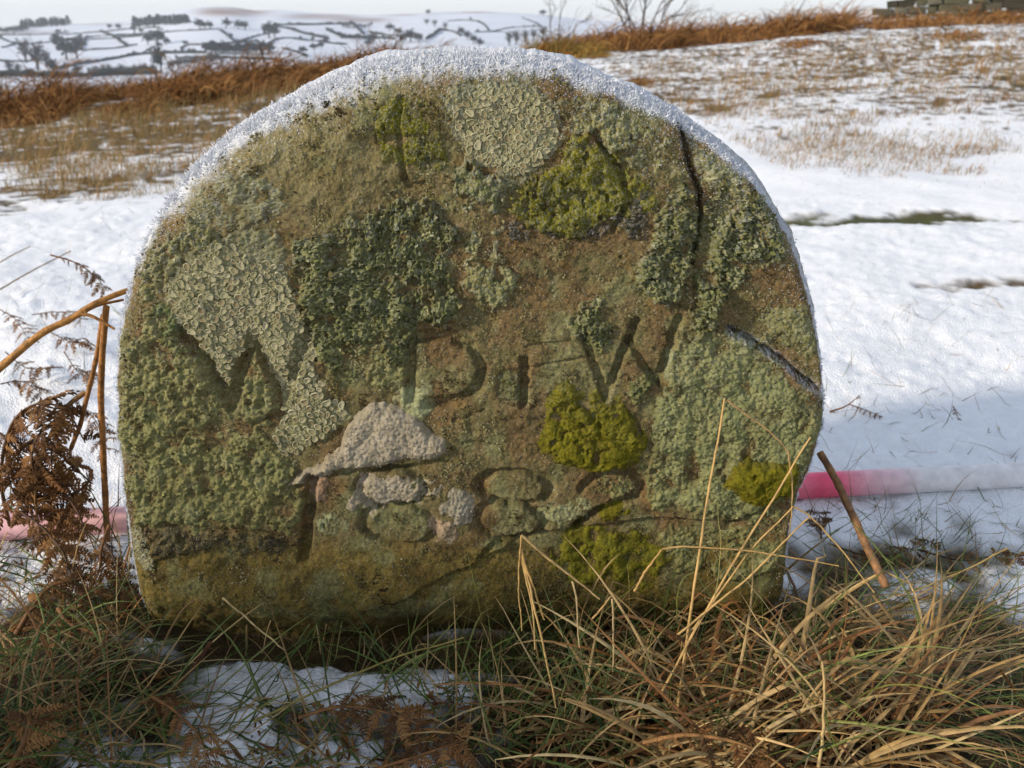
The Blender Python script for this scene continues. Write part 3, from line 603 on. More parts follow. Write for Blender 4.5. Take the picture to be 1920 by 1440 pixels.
# ------------------------------------------------------------------ lichen and moss: each patch a part of the stone
COVER = np.full(PX.shape, -9.0); NEAR = {}
def patch(name, poly, style, thick, cols, label, m, seed, warp=13.0, ew=14.0, ns=22, frost=0.8, hole=None, spk=0.3):
    if hole is None: hole = {'gran': 0.2, 'fine': 0.16, 'foliose': 0.1, 'moss': 0.05}.get(style, 0.0)
    poly = np.asarray(poly, float); x0, y0 = poly.min(0) - 40; x1, y1 = poly.max(0) + 40
    box = (PX > x0) & (PX < x1) & (PY > y0) & (PY < y1); r_, c_ = np.where(box); r0, r1, c0, c1 = r_.min(), r_.max() + 1, c_.min(), c_.max() + 1
    sl = (slice(r0, r1), slice(c0, c1)); x, y = PX[sl], PY[sl]
    qx = x + warp * 1.3 * fbm(x / 34, y / 34, seed) + warp * 0.6 * fbm(x / 9, y / 9, seed + 1); qy = y + warp * 1.3 * fbm(x / 34, y / 34, seed + 2) + warp * 0.6 * fbm(x / 9, y / 9, seed + 3)
    sd = poly_sd(qx, qy, [tuple(p) for p in poly])
    if hole > 0: sd = np.minimum(sd, (0.75 - hole - (fbm(x / 26, y / 26, seed + 9, 4))) * 30)
    if style == 'foliose':
        f1, f2, _ = worley(x / 11.5 + 0.5 * fbm(x / 9, y / 9, seed + 4), y / 11.5 + 0.5 * fbm(x / 9, y / 9, seed + 5), seed); g1, g2, _ = worley(x / 6.0, y / 6.0, seed + 6)
        tex = 9 * sst(0.55, 0.0, f2 - f1) + 4 * sst(0.5, 0.0, g2 - g1) + 12 * fbm(x / 30, y / 30, seed + 7, 2) - 5
    elif style == 'gran':
        f1, f2, _ = worley(x / 19, y / 19, seed); g1, _, _ = worley(x / 8.0, y / 8.0, seed + 6); k1, _, _ = worley(x / 4.6, y / 4.6, seed + 8)
        tex = 10 * (0.6 - f1) + 6.5 * (0.5 - g1) + 3 * (0.5 - k1) + 8 * fbm(x / 55, y / 55, seed + 7, 3)
    elif style == 'fine':
        g1, _, _ = worley(x / 7.5, y / 7.5, seed + 6); k1, _, _ = worley(x / 4.4, y / 4.4, seed + 8); f1, _, _ = worley(x / 24, y / 24, seed)
        tex = 5 * (0.5 - g1) + 3 * (0.5 - k1) + 5 * (0.5 - f1) + 5 * fbm(x / 45, y / 45, seed + 7, 3)
    elif style == 'moss':
        g1, _, _ = worley(x / 5.2, y / 5.2, seed + 6); f1, _, _ = worley(x / 17, y / 17, seed)
        tex = 3.6 * (0.5 - g1) + 3.2 * (0.55 - f1) + 9 * fbm(x / 48, y / 48, seed + 7, 3) - 9 * sst(0.55, 0.85, fbm(x / 15, y / 15, seed + 8, 2))
    else:
        g1, _, _ = worley(x / 6.0, y / 6.0, seed + 6); k1, _, _ = worley(x / 3.9, y / 3.9, seed + 8); tex = 4.2 * (0.5 - g1) + 2.6 * (0.5 - k1) + 3.5 * fbm(x / 22, y / 22, seed + 7, 3)
    T = np.where(sd > 0, 0.85 * thick * (1 - np.exp(-np.maximum(sd, 0) / (ew * 1.35))) + tex * np.clip(sd / 7, 0, 1) + 0.4, np.maximum(sd, -8) * 0.9)
    T = T * np.where(sd > 0, sst(0, 26, dist[sl]) * 0.75 + 0.25, 1)
    keep = sd > -3.5; keep &= dist[sl] > 1.0
    col = tone(cols, ns, seed + 20)[sl]; g = vn(x / 2.6, y / 2.6, seed + 21) * 2 - 1; col = col * np.clip(1 + spk * g, 0.3, 2)[..., None]
    eb = (sst(16, -2, sd + 9 * fbm(x / 7, y / 7, seed + 23, 2)) * (0.30 if style in ('moss', 'buff') else 0.55))[..., None]; col = col * (1 - eb) + SC[sl] * eb
    bl = (0.16 * sst(950, 300, y) * (vn(x / 2.1, y / 2.1, seed + 24) > 0.6))[..., None]; col = col * (1 - bl) + FROST * bl
    rr = np.clip(rime[sl] * frost, 0, 1)[..., None]; col = col * (1 - rr) + FROST * rr
    n_, m_ = x.shape; fk = keep[:-1, :-1] & keep[1:, :-1] & keep[:-1, 1:] & keep[1:, 1:]
    i = np.arange(n_ * m_).reshape(n_, m_)[:-1, :-1][fk]; F = np.stack([i, i + 1, i + m_ + 1, i + m_], -1)
    used = np.unique(F); rm = np.full(n_ * m_, -1); rm[used] = np.arange(len(used))
    P = face_pt(x, y, H[sl] + T).reshape(-1, 3)[used] - np.array(stone.location)
    # loose lobes, granules or moss leaves standing off the patch, thinning out past its edge
    dens, size, lift = {'foliose': (0.020, 4.2, 2.5), 'gran': (0.034, 2.6, 1.6), 'fine': (0.036, 2.2, 1.2), 'moss': (0.14, 2.1, 2.2), 'buff': (0.040, 1.7, 0.9), 'crust': (0.030, 1.6, 0.8)}[style]
    q = np.random.default_rng(seed); cellA = np.abs(np.gradient(x, axis=1) * np.gradient(y, axis=0)); reach = 14.0 if style in ('gran', 'foliose', 'fine', 'moss') else 6.0
    pw = (cellA * np.where(sd > 0, 1.0, 0.55 * np.exp(np.minimum(sd, 0) / reach * 1.6)) * (sd > -2.2 * reach) * (dist[sl] > 3)).ravel(); nc = int(dens * pw.sum()); ci = q.choice(len(pw), nc, p=pw / pw.sum())
    hp = (H[sl] + np.maximum(T, 0)).ravel()[ci] + lift * (q.random(nc) - 0.35); cpt = face_pt(x.ravel()[ci] + q.normal(size=nc), y.ravel()[ci] + q.normal(size=nc), hp) - np.array(stone.location)
    sz = size * PXM * (0.45 + 1.0 * q.random((nc, 1)) ** 1.5) * (0.55 + 1.1 * vn(x.ravel()[ci] / 26, y.ravel()[ci] / 26, seed + 40))[:, None]; nrmv = nrm(np.array([0, -1.0, 0]) + q.normal(size=(nc, 3)) * (0.75 if style in ('foliose', 'moss') else 0.55)); ax = nrm(np.cross(nrmv, q.normal(size=(nc, 3)))); bx = np.cross(nrmv, ax)
    if style == 'moss': CV = np.stack([cpt - ax * sz * 0.35, cpt + nrmv * sz * 1.1 + bx * sz * 0.4, cpt + ax * sz * 0.35, cpt - nrmv * sz * 0.3], 1)
    else: CV = np.stack([cpt - ax * sz + nrmv * sz * 0.45, cpt - bx * sz * 0.75 - nrmv * sz * 0.3, cpt + ax * sz + nrmv * sz * 0.45, cpt + bx * sz * 0.75 - nrmv * sz * 0.3], 1)
    CF = (np.arange(nc) * 4)[:, None] + np.array([[0, 1, 2, 3]]) + len(P); CC = np.repeat(col.reshape(-1, 3)[ci] * (0.65 + 0.75 * q.random((nc, 1))), 4, 0)
    o = obj(name, mesh(name, np.vstack([P, CV.reshape(-1, 3)]), np.vstack([rm[F], CF]), m, np.clip(np.vstack([col.reshape(-1, 3)[used], CC]), 0, 0.9)), stone, (0, 0, 0)); o['label'] = label
    COVER[sl] = np.where(sd > 0, np.maximum(COVER[sl], T), COVER[sl])
    return o, sl, sd, T
GREEN = [(80, 82, 44), (114, 114, 66), (96, 100, 56), (144, 142, 90)]
GGREEN = [(92, 88, 46), (126, 122, 70), (112, 112, 64), (150, 146, 94)]
PALE = [(124, 122, 80), (148, 144, 102), (138, 136, 96), (160, 154, 114)]
PALEB = [(104, 102, 62), (132, 128, 86), (118, 116, 74), (146, 142, 100)]
MOSS = [(84, 82, 18), (120, 114, 24), (104, 100, 20), (134, 128, 36)]
OLIVE = [(66, 66, 26), (100, 96, 30), (120, 116, 34), (88, 88, 40)]
MOSS = [(76, 76, 20), (116, 110, 26), (98, 94, 22), (136, 130, 44)]
BUFF = [(138, 130, 100), (158, 148, 118), (148, 138, 106), (166, 156, 128)]
MINT = [(128, 130, 84), (146, 148, 100), (116, 116, 74)]
DARK = [(46, 42, 26), (78, 70, 46), (60, 58, 36), (104, 98, 70)]
patch('lichen_patch', [(262,592),(300,578),(326,606),(352,640),(380,668),(404,700),(424,748),(440,792),(470,806),(500,780),(516,772),(520,838),(538,862),(545,905),(568,930),(566,985),(540,1000),(480,988),(400,998),(300,986),(246,990),(228,900),(212,800),(210,700),(220,640)], 'gran', 13, GGREEN, 'large grey-green granular lichen patch covering the left flank', M_gran, 1100, ew=20, ns=30)
patch('lichen_patch', [(452,680),(474,660),(496,690),(520,735),(524,770),(500,790),(470,806),(452,780),(456,730)], 'gran', 9, GGREEN, 'grey-green lichen lobe inside the first carved W', M_gran, 1150, warp=5)
o_l, sl_l, sd_l, T_l = patch('cup_lichen', [(300,545),(335,505),(360,470),(400,440),(470,432),(520,425),(536,460),(548,520),(566,590),(592,640),(596,700),(606,738),(640,748),(660,780),(622,806),(562,856),(518,872),(508,830),(528,770),(524,730),(500,680),(478,640),(452,662),(436,720),(400,680),(370,640),(330,600)], 'crust', 5, PALEB, 'pale grey crust of cup lichen over the first carved W', M_crust, 1200, warp=10, ns=18)
patch('lichen_patch', [(545,455),(610,440),(690,400),(735,356),(800,375),(826,420),(850,440),(845,500),(868,552),(850,600),(838,612),(790,618),(764,690),(720,664),(690,640),(682,700),(652,722),(618,690),(590,650),(572,600),(560,550),(548,500)], 'foliose', 17, GREEN, 'dark green crinkled leafy lichen left of centre', M_foli, 1300, ew=16, ns=26)
patch('lichen_patch', [(1206,470),(1236,390),(1280,350),(1308,380),(1318,430),(1302,500),(1282,560),(1250,578),(1196,540),(1186,500)], 'foliose', 20, GREEN, 'green crinkled lichen left of the upper right crack', M_foli, 1400, ns=26)
patch('lichen_patch', [(1322,370),(1350,340),(1400,350),(1450,400),(1490,470),(1478,500),(1425,508),(1392,520),(1372,560),(1346,605),(1300,640),(1282,612),(1296,560),(1316,480)], 'foliose', 21, GREEN, 'green crinkled lichen right of the upper right crack', M_foli, 1500, ns=26)
patch('lichen_patch', [(1310,262),(1350,290),(1400,335),(1440,390),(1480,455),(1490,480),(1440,420),(1400,370),(1350,352),(1318,350),(1300,300)], 'fine', 7, GGREEN, 'fine grey-green lichen along the right shoulder', M_gran, 1550, ns=20)
patch('lichen_patch', [(1300,640),(1350,612),(1380,640),(1430,664),(1480,700),(1512,732),(1548,760),(1544,800),(1520,880),(1490,960),(1420,985),(1340,968),(1260,960),(1208,950),(1216,900),(1204,870),(1218,820),(1210,770),(1232,740),(1262,700),(1276,640)], 'fine', 10, [(98,98,54),(126,126,76),(112,116,68),(146,144,94)], 'broad grey-green lichen crust on the lower right', M_gran, 1600, ns=24)
patch('lichen_patch', [(1428,600),(1450,570),(1490,560),(1524,580),(1534,650),(1530,700),(1490,660),(1450,640)], 'fine', 6, GGREEN, 'small grey-green lichen at the right edge above the ledge', M_gran, 1650)
patch('moss_cushion', [(1012,780),(1030,740),(1064,710),(1096,738),(1120,726),(1140,762),(1168,728),(1178,770),(1216,826),(1205,862),(1168,884),(1110,890),(1050,872),(1008,838),(1000,810)], 'moss', 17, MOSS, 'bright yellow-green moss cushion below the second carved W', M_moss, 1700, ns=26, warp=7)
patch('moss_cushion', [(1364,862),(1400,858),(1450,866),(1500,862),(1506,892),(1490,926),(1440,946),(1388,938),(1352,908)], 'moss', 34, MOSS, 'yellow-green moss cushion at the lower right edge', M_moss, 1750, ns=26, warp=7, hole=0.0, ew=8)
patch('moss_cushion', [(1040,1020),(1100,990),(1180,985),(1240,1020),(1250,1070),(1220,1110),(1140,1120),(1080,1100),(1040,1060)], 'moss', 9, OLIVE, 'olive moss on the lower face behind the dry grass', M_moss, 1800, ns=30, warp=12, hole=0.15)
patch('moss_cushion', [(1126,958),(1170,950),(1186,962),(1150,980),(1122,976)], 'moss', 6, MOSS, 'small moss tuft under the carved 3', M_moss, 1820, warp=4)
patch('moss_cushion', [(952,380),(980,340),(1040,300),(1060,256),(1100,250),(1150,290),(1210,330),(1236,376),(1200,410),(1140,420),(1080,436),(1010,432),(962,412)], 'moss', 14, OLIVE, 'olive green moss bank below the top of the stone', M_moss, 1850, ns=30, warp=11, frost=0.9)
patch('moss_cushion', [(700,200),(740,180),(800,190),(830,240),(838,300),(800,340),(752,336),(716,290)], 'moss', 8, OLIVE, 'dark moss in the crack near the top', M_moss, 1900, warp=10, hole=0.1)
patch('dark_lichen', [(962,404),(1010,426),(1080,430),(1140,412),(1200,372),(1236,384),(1200,440),(1150,432),(1080,446),(1010,448),(958,440)], 'gran', 10, DARK, 'blackish crumbly lichen under the moss bank', M_gran, 1930, warp=12, hole=0.12)
patch('dark_lichen', [(280,990),(400,1000),(520,1000),(560,1030),(520,1042),(400,1030),(320,1040),(290,1080),(262,1050),(256,1004)], 'gran', 6, DARK, 'blackish crumbly lichen along the lower left', M_gran, 1960, warp=12, hole=0.3)
o_t, sl_t, sd_t, T_t = patch('cup_lichen', [(838,160),(900,150),(980,156),(1040,190),(1050,250),(1030,300),(990,330),(930,330),(880,300),(846,250),(830,200)], 'crust', 5, PALEB, 'pale crust of cup lichen at the top of the stone', M_crust, 2000, ns=18)
patch('lichen_patch', [(838,300),(880,306),(940,332),(962,350),(940,384),(880,390),(856,360)], 'gran', 9, GREEN, 'green lichen clump under the top cup lichen', M_gran, 2050, hole=0.1)
patch('lichen_patch', [(1040,190),(1100,180),(1170,200),(1230,240),(1262,300),(1230,330),(1170,300),(1120,260),(1070,250)], 'gran', 6, GGREEN, 'frosted grey-green lichen right of the top', M_gran, 2080, hole=0.25)
patch('lichen_patch', [(1064,600),(1090,566),(1128,556),(1140,580),(1120,600),(1150,612),(1148,640),(1120,662),(1100,640),(1070,626)], 'foliose', 15, GREEN, 'small green lichen rosette on the left arm of the second W', M_foli, 2100, warp=5, ew=8)
patch('lichen_patch', [(1180,716),(1216,700),(1240,716),(1216,740),(1190,762),(1176,740)], 'foliose', 11, GREEN, 'small green lichen tuft below the second W', M_foli, 2130, warp=5, ew=8)
patch('crust_lichen', [(730,730),(752,712),(776,722),(800,712),(818,728),(810,750),(818,780),(796,794),(760,776),(738,758)], 'crust', 5, MINT, 'pale mint crust at the foot of the carved D', M_crust, 2150, warp=12)
patch('crust_lichen', [(534,918),(548,896),(600,868),(640,838),(662,780),(700,760),(735,758),(780,784),(812,812),(836,822),(838,848),(806,866),(760,862),(700,878),(630,882),(590,902)], 'buff', 17, BUFF, 'raised buff slab of crusty lichen left of centre', M_crust, 2200, warp=4, ew=5, ns=20, spk=0.25)
patch('crust_lichen', [(652,930),(690,900),(740,884),(780,900),(830,892),(826,920),(790,930),(750,950),(700,960),(668,960)], 'buff', 5, BUFF, 'buff crust over the first carved 8', M_crust, 2250, warp=14, ew=9, hole=0.2, spk=0.25)
patch('crust_lichen', [(832,940),(852,922),(884,926),(898,950),(880,972),(850,978),(832,962)], 'buff', 6, [(136,130,100),(158,150,122)], 'small pale grey crust disc between the two carved 8s', M_crust, 2280, warp=8, ew=9)
patch('crust_lichen', [(582,900),(606,888),(622,906),(612,934),(588,940)], 'buff', 3.5, [(136,112,82),(150,128,98)], 'small peach-coloured crust beside the carved 1', M_crust, 2300, warp=9)
patch('crust_lichen', [(588,968),(620,956),(652,972),(654,996),(620,1004),(592,994)], 'crust', 2.5, MINT, 'small mint crust right of the carved 1', M_crust, 2320, warp=10, hole=0.1)
patch('crust_lichen', [(796,984),(812,970),(840,986),(846,1006),(812,1006)], 'buff', 3.5, [(158,132,98),(146,136,102)], 'small orange-buff crust right of the first carved 8', M_crust, 2340, warp=9)
patch('lichen_patch', [(262,500),(300,450),(340,420),(390,410),(420,440),(380,470),(340,500),(310,540),(280,570),(252,560)], 'gran', 6, GGREEN, 'grey-green lichen on the left shoulder', M_gran, 2360, hole=0.2)
patch('lichen_patch', [(268,584),(300,566),(326,580),(340,620),(310,636),(280,620)], 'gran', 12, [(76,88,44),(104,114,62)], 'dark green lichen tuft at the left edge under the cups', M_gran, 2370, warp=6)
patch('crust_lichen', [(330,420),(360,370),(420,330),(500,330),(540,380),(520,425),(440,430),(380,440)], 'crust', 2.5, [(112,112,68),(132,130,88),(104,98,56)], 'thin grey-green film above the cup lichen', M_crust, 2380, warp=16, hole=0.3)
patch('lichen_patch', [(900,440),(950,425),(930,470),(980,520),(1040,505),(1030,530),(960,545),(930,590),(880,545),(870,480)], 'gran', 5, GGREEN, 'scattered grey-green lichen crumbs in the brown centre', M_gran, 2390, warp=14, hole=0.35)
patch('lichen_patch', [(1060,940),(1130,950),(1090,990),(1030,1000),(1010,975)], 'crust', 1.8, MINT, 'pale green film left of the carved 3', M_crust, 2400, warp=14, hole=0.3)
patch('lichen_patch', [(1130,895),(1160,890),(1190,905),(1180,930),(1150,938),(1120,920)], 'gran', 2.5, GGREEN, 'pale lichen inside the carved 3', M_gran, 2410, warp=9)
patch('lichen_patch', [(928,692),(978,690),(978,748),(932,750)], 'gran', 5, [(70,72,38),(92,92,52)], 'dark green lichen in the square mark after the D', M_gran, 2420, warp=5)
patch('lichen_patch', [(700,640),(760,640),(766,700),(740,740),(690,730),(680,690)], 'gran', 4, GGREEN, 'thin green lichen left of the carved D', M_gran, 2430, warp=9, hole=0.2)
patch('lichen_patch', [(1250,650),(1300,640),(1300,690),(1270,720),(1244,712)], 'crust', 4, MINT, 'pale mint film on the right arm of the second W', M_crust, 2440, warp=6)
patch('lichen_patch', [(1240,1000),(1330,985),(1420,990),(1470,960),(1476,1040),(1440,1090),(1340,1090),(1260,1080)], 'fine', 5, GGREEN, 'grey-green film low on the right behind the grass', M_gran, 2450, warp=14, hole=0.25)
o_e, sl_e, sd_e, T_e = patch('cup_lichen', [(238,990),(262,985),(276,1020),(290,1060),(270,1076),(252,1050)], 'crust', 5, PALE, 'strip of cup lichen at the lower left edge', M_crust, 2460, warp=4)

# loose lichen crumbs scattered over the bare sandstone
def crumbs():
    q = np.random.default_rng(91); d = fbm(PX / 42, PY / 42, 501, 4) * 0.6 + fbm(PX / 13, PY / 13, 505, 3) * 0.55; area = np.abs(np.gradient(PX, axis=1) * np.gradient(PY, axis=0))
    w = (sst(0.2, 0.8, d) + 0.02) * area * (COVER < 0) * (dist > 8) * sst(1190, 1100, PY); w = w.ravel() / w.sum(); n = 10000; i = q.choice(len(w), n, p=w)
    c = face_pt(PX.ravel()[i] + q.normal(size=n), PY.ravel()[i] + q.normal(size=n), H.ravel()[i] + 0.6 + 1.2 * q.random(n)) - np.array(stone.location); sz = PXM * (1.1 + 2.3 * q.random((n, 1)) ** 2)
    v = nrm(np.array([0, -1.0, 0]) + q.normal(size=(n, 3)) * 0.5); a = nrm(np.cross(v, q.normal(size=(n, 3)))); b = np.cross(v, a)
    V = np.stack([c - a * sz, c - b * sz * 0.8, c + a * sz, c + b * sz * 0.8, c + v * sz * 0.8], 1).reshape(-1, 3); k = (np.arange(n) * 5)[:, None]
    F = np.concatenate([k + np.array([[0, 1, 4]]), k + np.array([[1, 2, 4]]), k + np.array([[2, 3, 4]]), k + np.array([[3, 0, 4]])])
    z = vn(PX.ravel()[i] / 40, PY.ravel()[i] / 40, 511) + 0.35 * (q.random(n) - 0.5); L = np.array([lin(x, ALB) for x in ((60, 48, 28), (98, 88, 52), (114, 106, 66), (142, 134, 98))]); col = L[np.clip((z * 4.2).astype(int), 0, 3)] * (0.8 + 0.4 * q.random((n, 1)))
    tag(obj('lichen_crumbs', mesh('lichen_crumbs', V, F, M_gran, np.repeat(col, 5, 0)), stone, (0, 0, 0)), 'loose crumbs of lichen scattered over the bare sandstone', kind='stuff')
crumbs()

# ------------------------------------------------------------------ lichen cups
def cup_mesh(seed):
    r = np.random.default_rng(seed); k = 10; an = np.arange(k) * 2 * np.pi / k
    w = 1 + 0.2 * np.sin(2 * an + r.random() * 6) + 0.14 * np.sin(3 * an + r.random() * 6) + 0.05 * r.normal(size=k)
    prof = [(0.98, -0.4), (1.03, 0.12), (0.90, 0.32), (0.70, 0.10)]; V = [np.stack([np.cos(an) * w * a, np.sin(an) * w * a, np.full(k, b) + 0.05 * r.normal(size=k)], -1) for a, b in prof]
    V.append(np.array([[0, 0, 0.13]])); V = np.concatenate(V); F = []; j = np.arange(k); j2 = (j + 1) % k
    for q in range(3): F.append(np.stack([q * k + j, q * k + j2, (q + 1) * k + j2, (q + 1) * k + j], -1))
    F3 = np.stack([3 * k + j, 3 * k + j2, np.full(k, 4 * k)], -1)
    rim_c = lin([(170, 166, 130), (158, 156, 118), (178, 172, 140)][seed % 3], ALB); dis = lin([(134, 126, 94), (148, 142, 110), (126, 114, 84), (156, 150, 120), (142, 136, 104)][seed % 5], ALB)
    col = np.concatenate([np.tile(rim_c, (3 * k, 1)), np.tile(dis, (k + 1, 1))])
    return mesh('lichen_cup', V, F + [F3], M_cup, col), V, np.concatenate([np.concatenate(F)]), F3, col
CUPS = [cup_mesh(s) for s in range(14)]
def scatter_cups(owner, sl, sd, T, rmin, rmax, tries, seed, regions, nbig):
    r = np.random.default_rng(seed); x, y = PX[sl], PY[sl]; ok = sd > 3
    m = np.zeros(x.shape, bool)
    for q in regions: m |= poly_sd(x, y, q) > 0
    idx = np.flatnonzero((ok & m).ravel()); pts = []; cell = {}
    Hh = (H[sl] + T).ravel(); xr, yr = x.ravel(), y.ravel()
    for sz in np.linspace(rmax, rmin, 9):
        for i in r.choice(idx, int(tries * (0.12 + 1.0 * (rmax - sz) / (rmax - rmin)))):
            a, b = xr[i], yr[i]; rad_ = sz * (0.85 + 0.3 * r.random()); g = (int(a // 20), int(b // 20)); bad = False
            for dx in (-1, 0, 1):
                for dy in (-1, 0, 1):
                    for (pa, pb, pr, _) in cell.get((g[0] + dx, g[1] + dy), ()):
                        if (pa - a) ** 2 + (pb - b) ** 2 < (0.86 * (pr + rad_)) ** 2: bad = True; break
                    if bad: break
                if bad: break
            if not bad: cell.setdefault(g, []).append((a, b, rad_, Hh[i])); pts.append((a, b, rad_, Hh[i]))
    pts.sort(key=lambda q: -q[2]); rest = Acc()
    for n, (a, b, s, h) in enumerate(pts):
        P = face_pt(np.array(a), np.array(b), h + 0.20 * s); sc = s * PXM
        rot = Euler((R(90 + r.normal() * 11), R(r.normal() * 11), 0)).to_matrix() @ Matrix.Rotation(r.random() * 6.28, 3, 'Z'); asp = 0.72 + 0.28 * r.random()
        me, V, F4, F3, col = CUPS[int(r.integers(0, 14))]
        if n < nbig:
            o = bpy.data.objects.new('lichen_cup', me); C.objects.link(o); o.parent = owner
            o.matrix_local = Matrix.Translation(Vector(P) - stone.location) @ rot.to_4x4() @ Matrix.Diagonal((sc, sc * asp, sc, 1))
        else:
            Mx = np.array(rot) * np.array([sc, sc * asp, sc]); rest.add(V @ Mx.T + P - np.array(stone.location), F4, col); rest.F3.append(F3 + rest.n - len(V))
    if rest.n: tag(rest.build('lichen_cup', M_cup, owner, loc=(0, 0, 0)), 'small lichen cups filling the gaps', kind='stuff')
    return len(pts)
nl = scatter_cups(o_l, sl_l, sd_l, T_l, 2.0, 7.4, 3200, 5, [[(300,545),(360,492),(440,480),(530,500),(562,590),(594,640),(600,700),(606,735),(660,775),(622,806),(560,856),(514,870),(510,830),(524,770),(520,730),(496,680),(478,640),(456,672),(436,730),(400,690),(330,605)], [(392,460),(440,460),(450,482),(400,482)]], 200)
ntp = scatter_cups(o_t, sl_t, sd_t, T_t, 2.0, 6.8, 1800, 6, [[(850,200),(900,170),(980,165),(1030,195),(1046,250),(1020,305),(960,328),(895,300),(860,250)]], 85)
ne_ = scatter_cups(o_e, sl_e, sd_e, T_e, 3.0, 6.0, 60, 8, [[(238,985),(266,980),(300,1060),(262,1080)]], 15)
print('cups', nl, ntp, ne_)

# ------------------------------------------------------------------ frost crystals standing on the top edge
def frost():
    r = np.random.default_rng(44); pts = []; nor = []; size = []
    w = (fr ** 1.6 * (0.25 + 0.75 * sst(0.25, 0.65, vn(PX / 9, PY / 9, 94)))).ravel(); gy, gx = np.gradient(PB, axis=0), np.gradient(PB, axis=1); nn = nrm(np.cross(gy, gx)); s = np.sign(-(nn[..., 1:2])); nn = nn * np.where(s == 0, 1, s)
    area = (np.linalg.norm(np.cross(gy, gx), axis=-1)).ravel(); pr = w * area; pr /= pr.sum(); N = 26000
    i = r.choice(len(pr), N, p=pr); P = PB.reshape(-1, 3)[i] + nn.reshape(-1, 3)[i] * np.maximum(COVER.ravel()[i], 0)[:, None] * PXM * 0.8; pts.append(P + r.normal(size=P.shape) * PXM * 0.7); nor.append(nn.reshape(-1, 3)[i] + np.array([0, -0.1, 0.5])); size.append(w[i] * (0.35 + 0.65 * sst(70, 0, dist.ravel()[i])))
    # sparse rime grains over the rest of the face near the edge
    pr = (rim.ravel() * area); pr /= pr.sum(); i = r.choice(len(pr), 5000, p=pr)
    P = PB.reshape(-1, 3)[i] + nn.reshape(-1, 3)[i] * np.maximum(COVER.ravel()[i], 0)[:, None] * PXM; pts.append(P); nor.append(nn.reshape(-1, 3)[i]); size.append(np.full(len(i), -0.25))
    # the flank behind the edge
    pe = ring_up + 0.015; pe = pe / pe.sum(); i = r.choice(len(ring0), 16000, p=pe); d = nrm((ring0[i] - ring_c) * np.array([1, 0, 1.0])); q = ring0[i] + d * 0.004 * r.random((16000, 1)) ** 2; q[:, 1] += r.random(16000) ** 1.4 * 0.08; pts.append(q); nor.append(d + [0, -0.15, 0.25]); size.append(0.15 + 0.85 * ring_up[i])
    P = np.concatenate(pts); Nn = nrm(nrm(np.concatenate(nor)) + r.normal(size=P.shape) * 0.42); S = np.concatenate(size)[:, None]
    L = (1.8 + 6.2 * r.random((len(P), 1)) ** 2.4) * PXM * (0.5 + 0.75 * S); wd = (1.0 + 1.1 * r.random((len(P), 1))) * PXM * (0.7 + 0.3 * S)
    a = nrm(np.cross(Nn, r.normal(size=P.shape))); b = np.cross(Nn, a)
    V = np.stack([P + a * wd, P - a * wd * 0.5 + b * wd * 0.87, P - a * wd * 0.5 - b * wd * 0.87, P + Nn * L], 1).reshape(-1, 3)
    k = (np.arange(len(P)) * 4)[:, None]; F = np.concatenate([k + np.array([[0, 1, 3]]), k + np.array([[1, 2, 3]]), k + np.array([[2, 0, 3]])])
    col = np.repeat(FROST * 1.12 * (0.80 + 0.25 * r.random((len(P), 1))), 4, 0)
    o = obj('frost', mesh('frost', V - np.array(stone.location), F, M_frost, np.clip(col, 0, 0.95), smooth=False), stone, (0, 0, 0))
    tag(o, 'white frost crystals bristling on the rounded top', kind='stuff')
frost()

# ================================================================== RANGING POLE BEHIND THE STONE
def pole():
    r = 0.0125; a = G(40.0, 1012.0); b = G(1900.0, 915.0); a[2] = ground_z(a[0], a[1]) + r + 0.002; b[2] = ground_z(b[0], b[1]) + r + 0.002
    d = (b - a) / np.linalg.norm(b - a); L = np.linalg.norm(b - a)
    root = empty('ranging_pole', (0.0, float(a[1] + b[1]) / 2, 0), 'red and white survey pole lying in the snow behind the stone', 'survey pole')
    cuts = [-0.62, -0.25, 0.17, 0.52, L * 0.845, L + 0.22, L + 0.5]; red = lin((238, 44, 100), 1.0); wht = lin((232, 228, 228), 0.9)
    names = ['white_band', 'red_band', 'white_band', 'red_band', 'white_band', 'red_band']
    for i in range(6):
        s = np.linspace(cuts[i], cuts[i + 1], 60); P = a + d * s[:, None]; acc = Acc(); isr = names[i] == 'red_band'
        base = red if isr else wht; k = 20
        if isr and i == 3:       # rime lies thicker on the band towards its right end
            w = sst(L * 0.80, L * 0.845, s)[:, None]; cc = (base * 0.9 + wht * 0.1) * (1 - 0.6 * w) + wht * 0.6 * w
        elif i == 4: w = sst(L * 0.90, L * 0.845, s)[:, None]; cc = base * (1 - 0.32 * w) + red * 0.32 * w
        else: cc = np.tile(base, (60, 1)) * 0.4 + wht * 0.6
        rime_ = np.clip(vn(s * 60, s * 13, 5) * 1.4 - 0.5, 0, 1)[:, None] * 0.25; cc = cc * (1 - rime_) + wht * rime_
        rr = np.full(60, r * (1.0 if isr else 1.004)); tube(acc, P, rr, np.repeat(cc, k, 0), k)
        acc.build(names[i], M_pole, root)
pole()

def pt(a, b, c):                            # depth c, or with c < 0 that share of the way up from the ground towards the eye
    if c > 0: return atY(a, b, c)
    g = G(np.array([float(a)]), np.array([float(b)]))[0]; e = np.array([0, 0, CAMH]); return g + (e - g) * -c
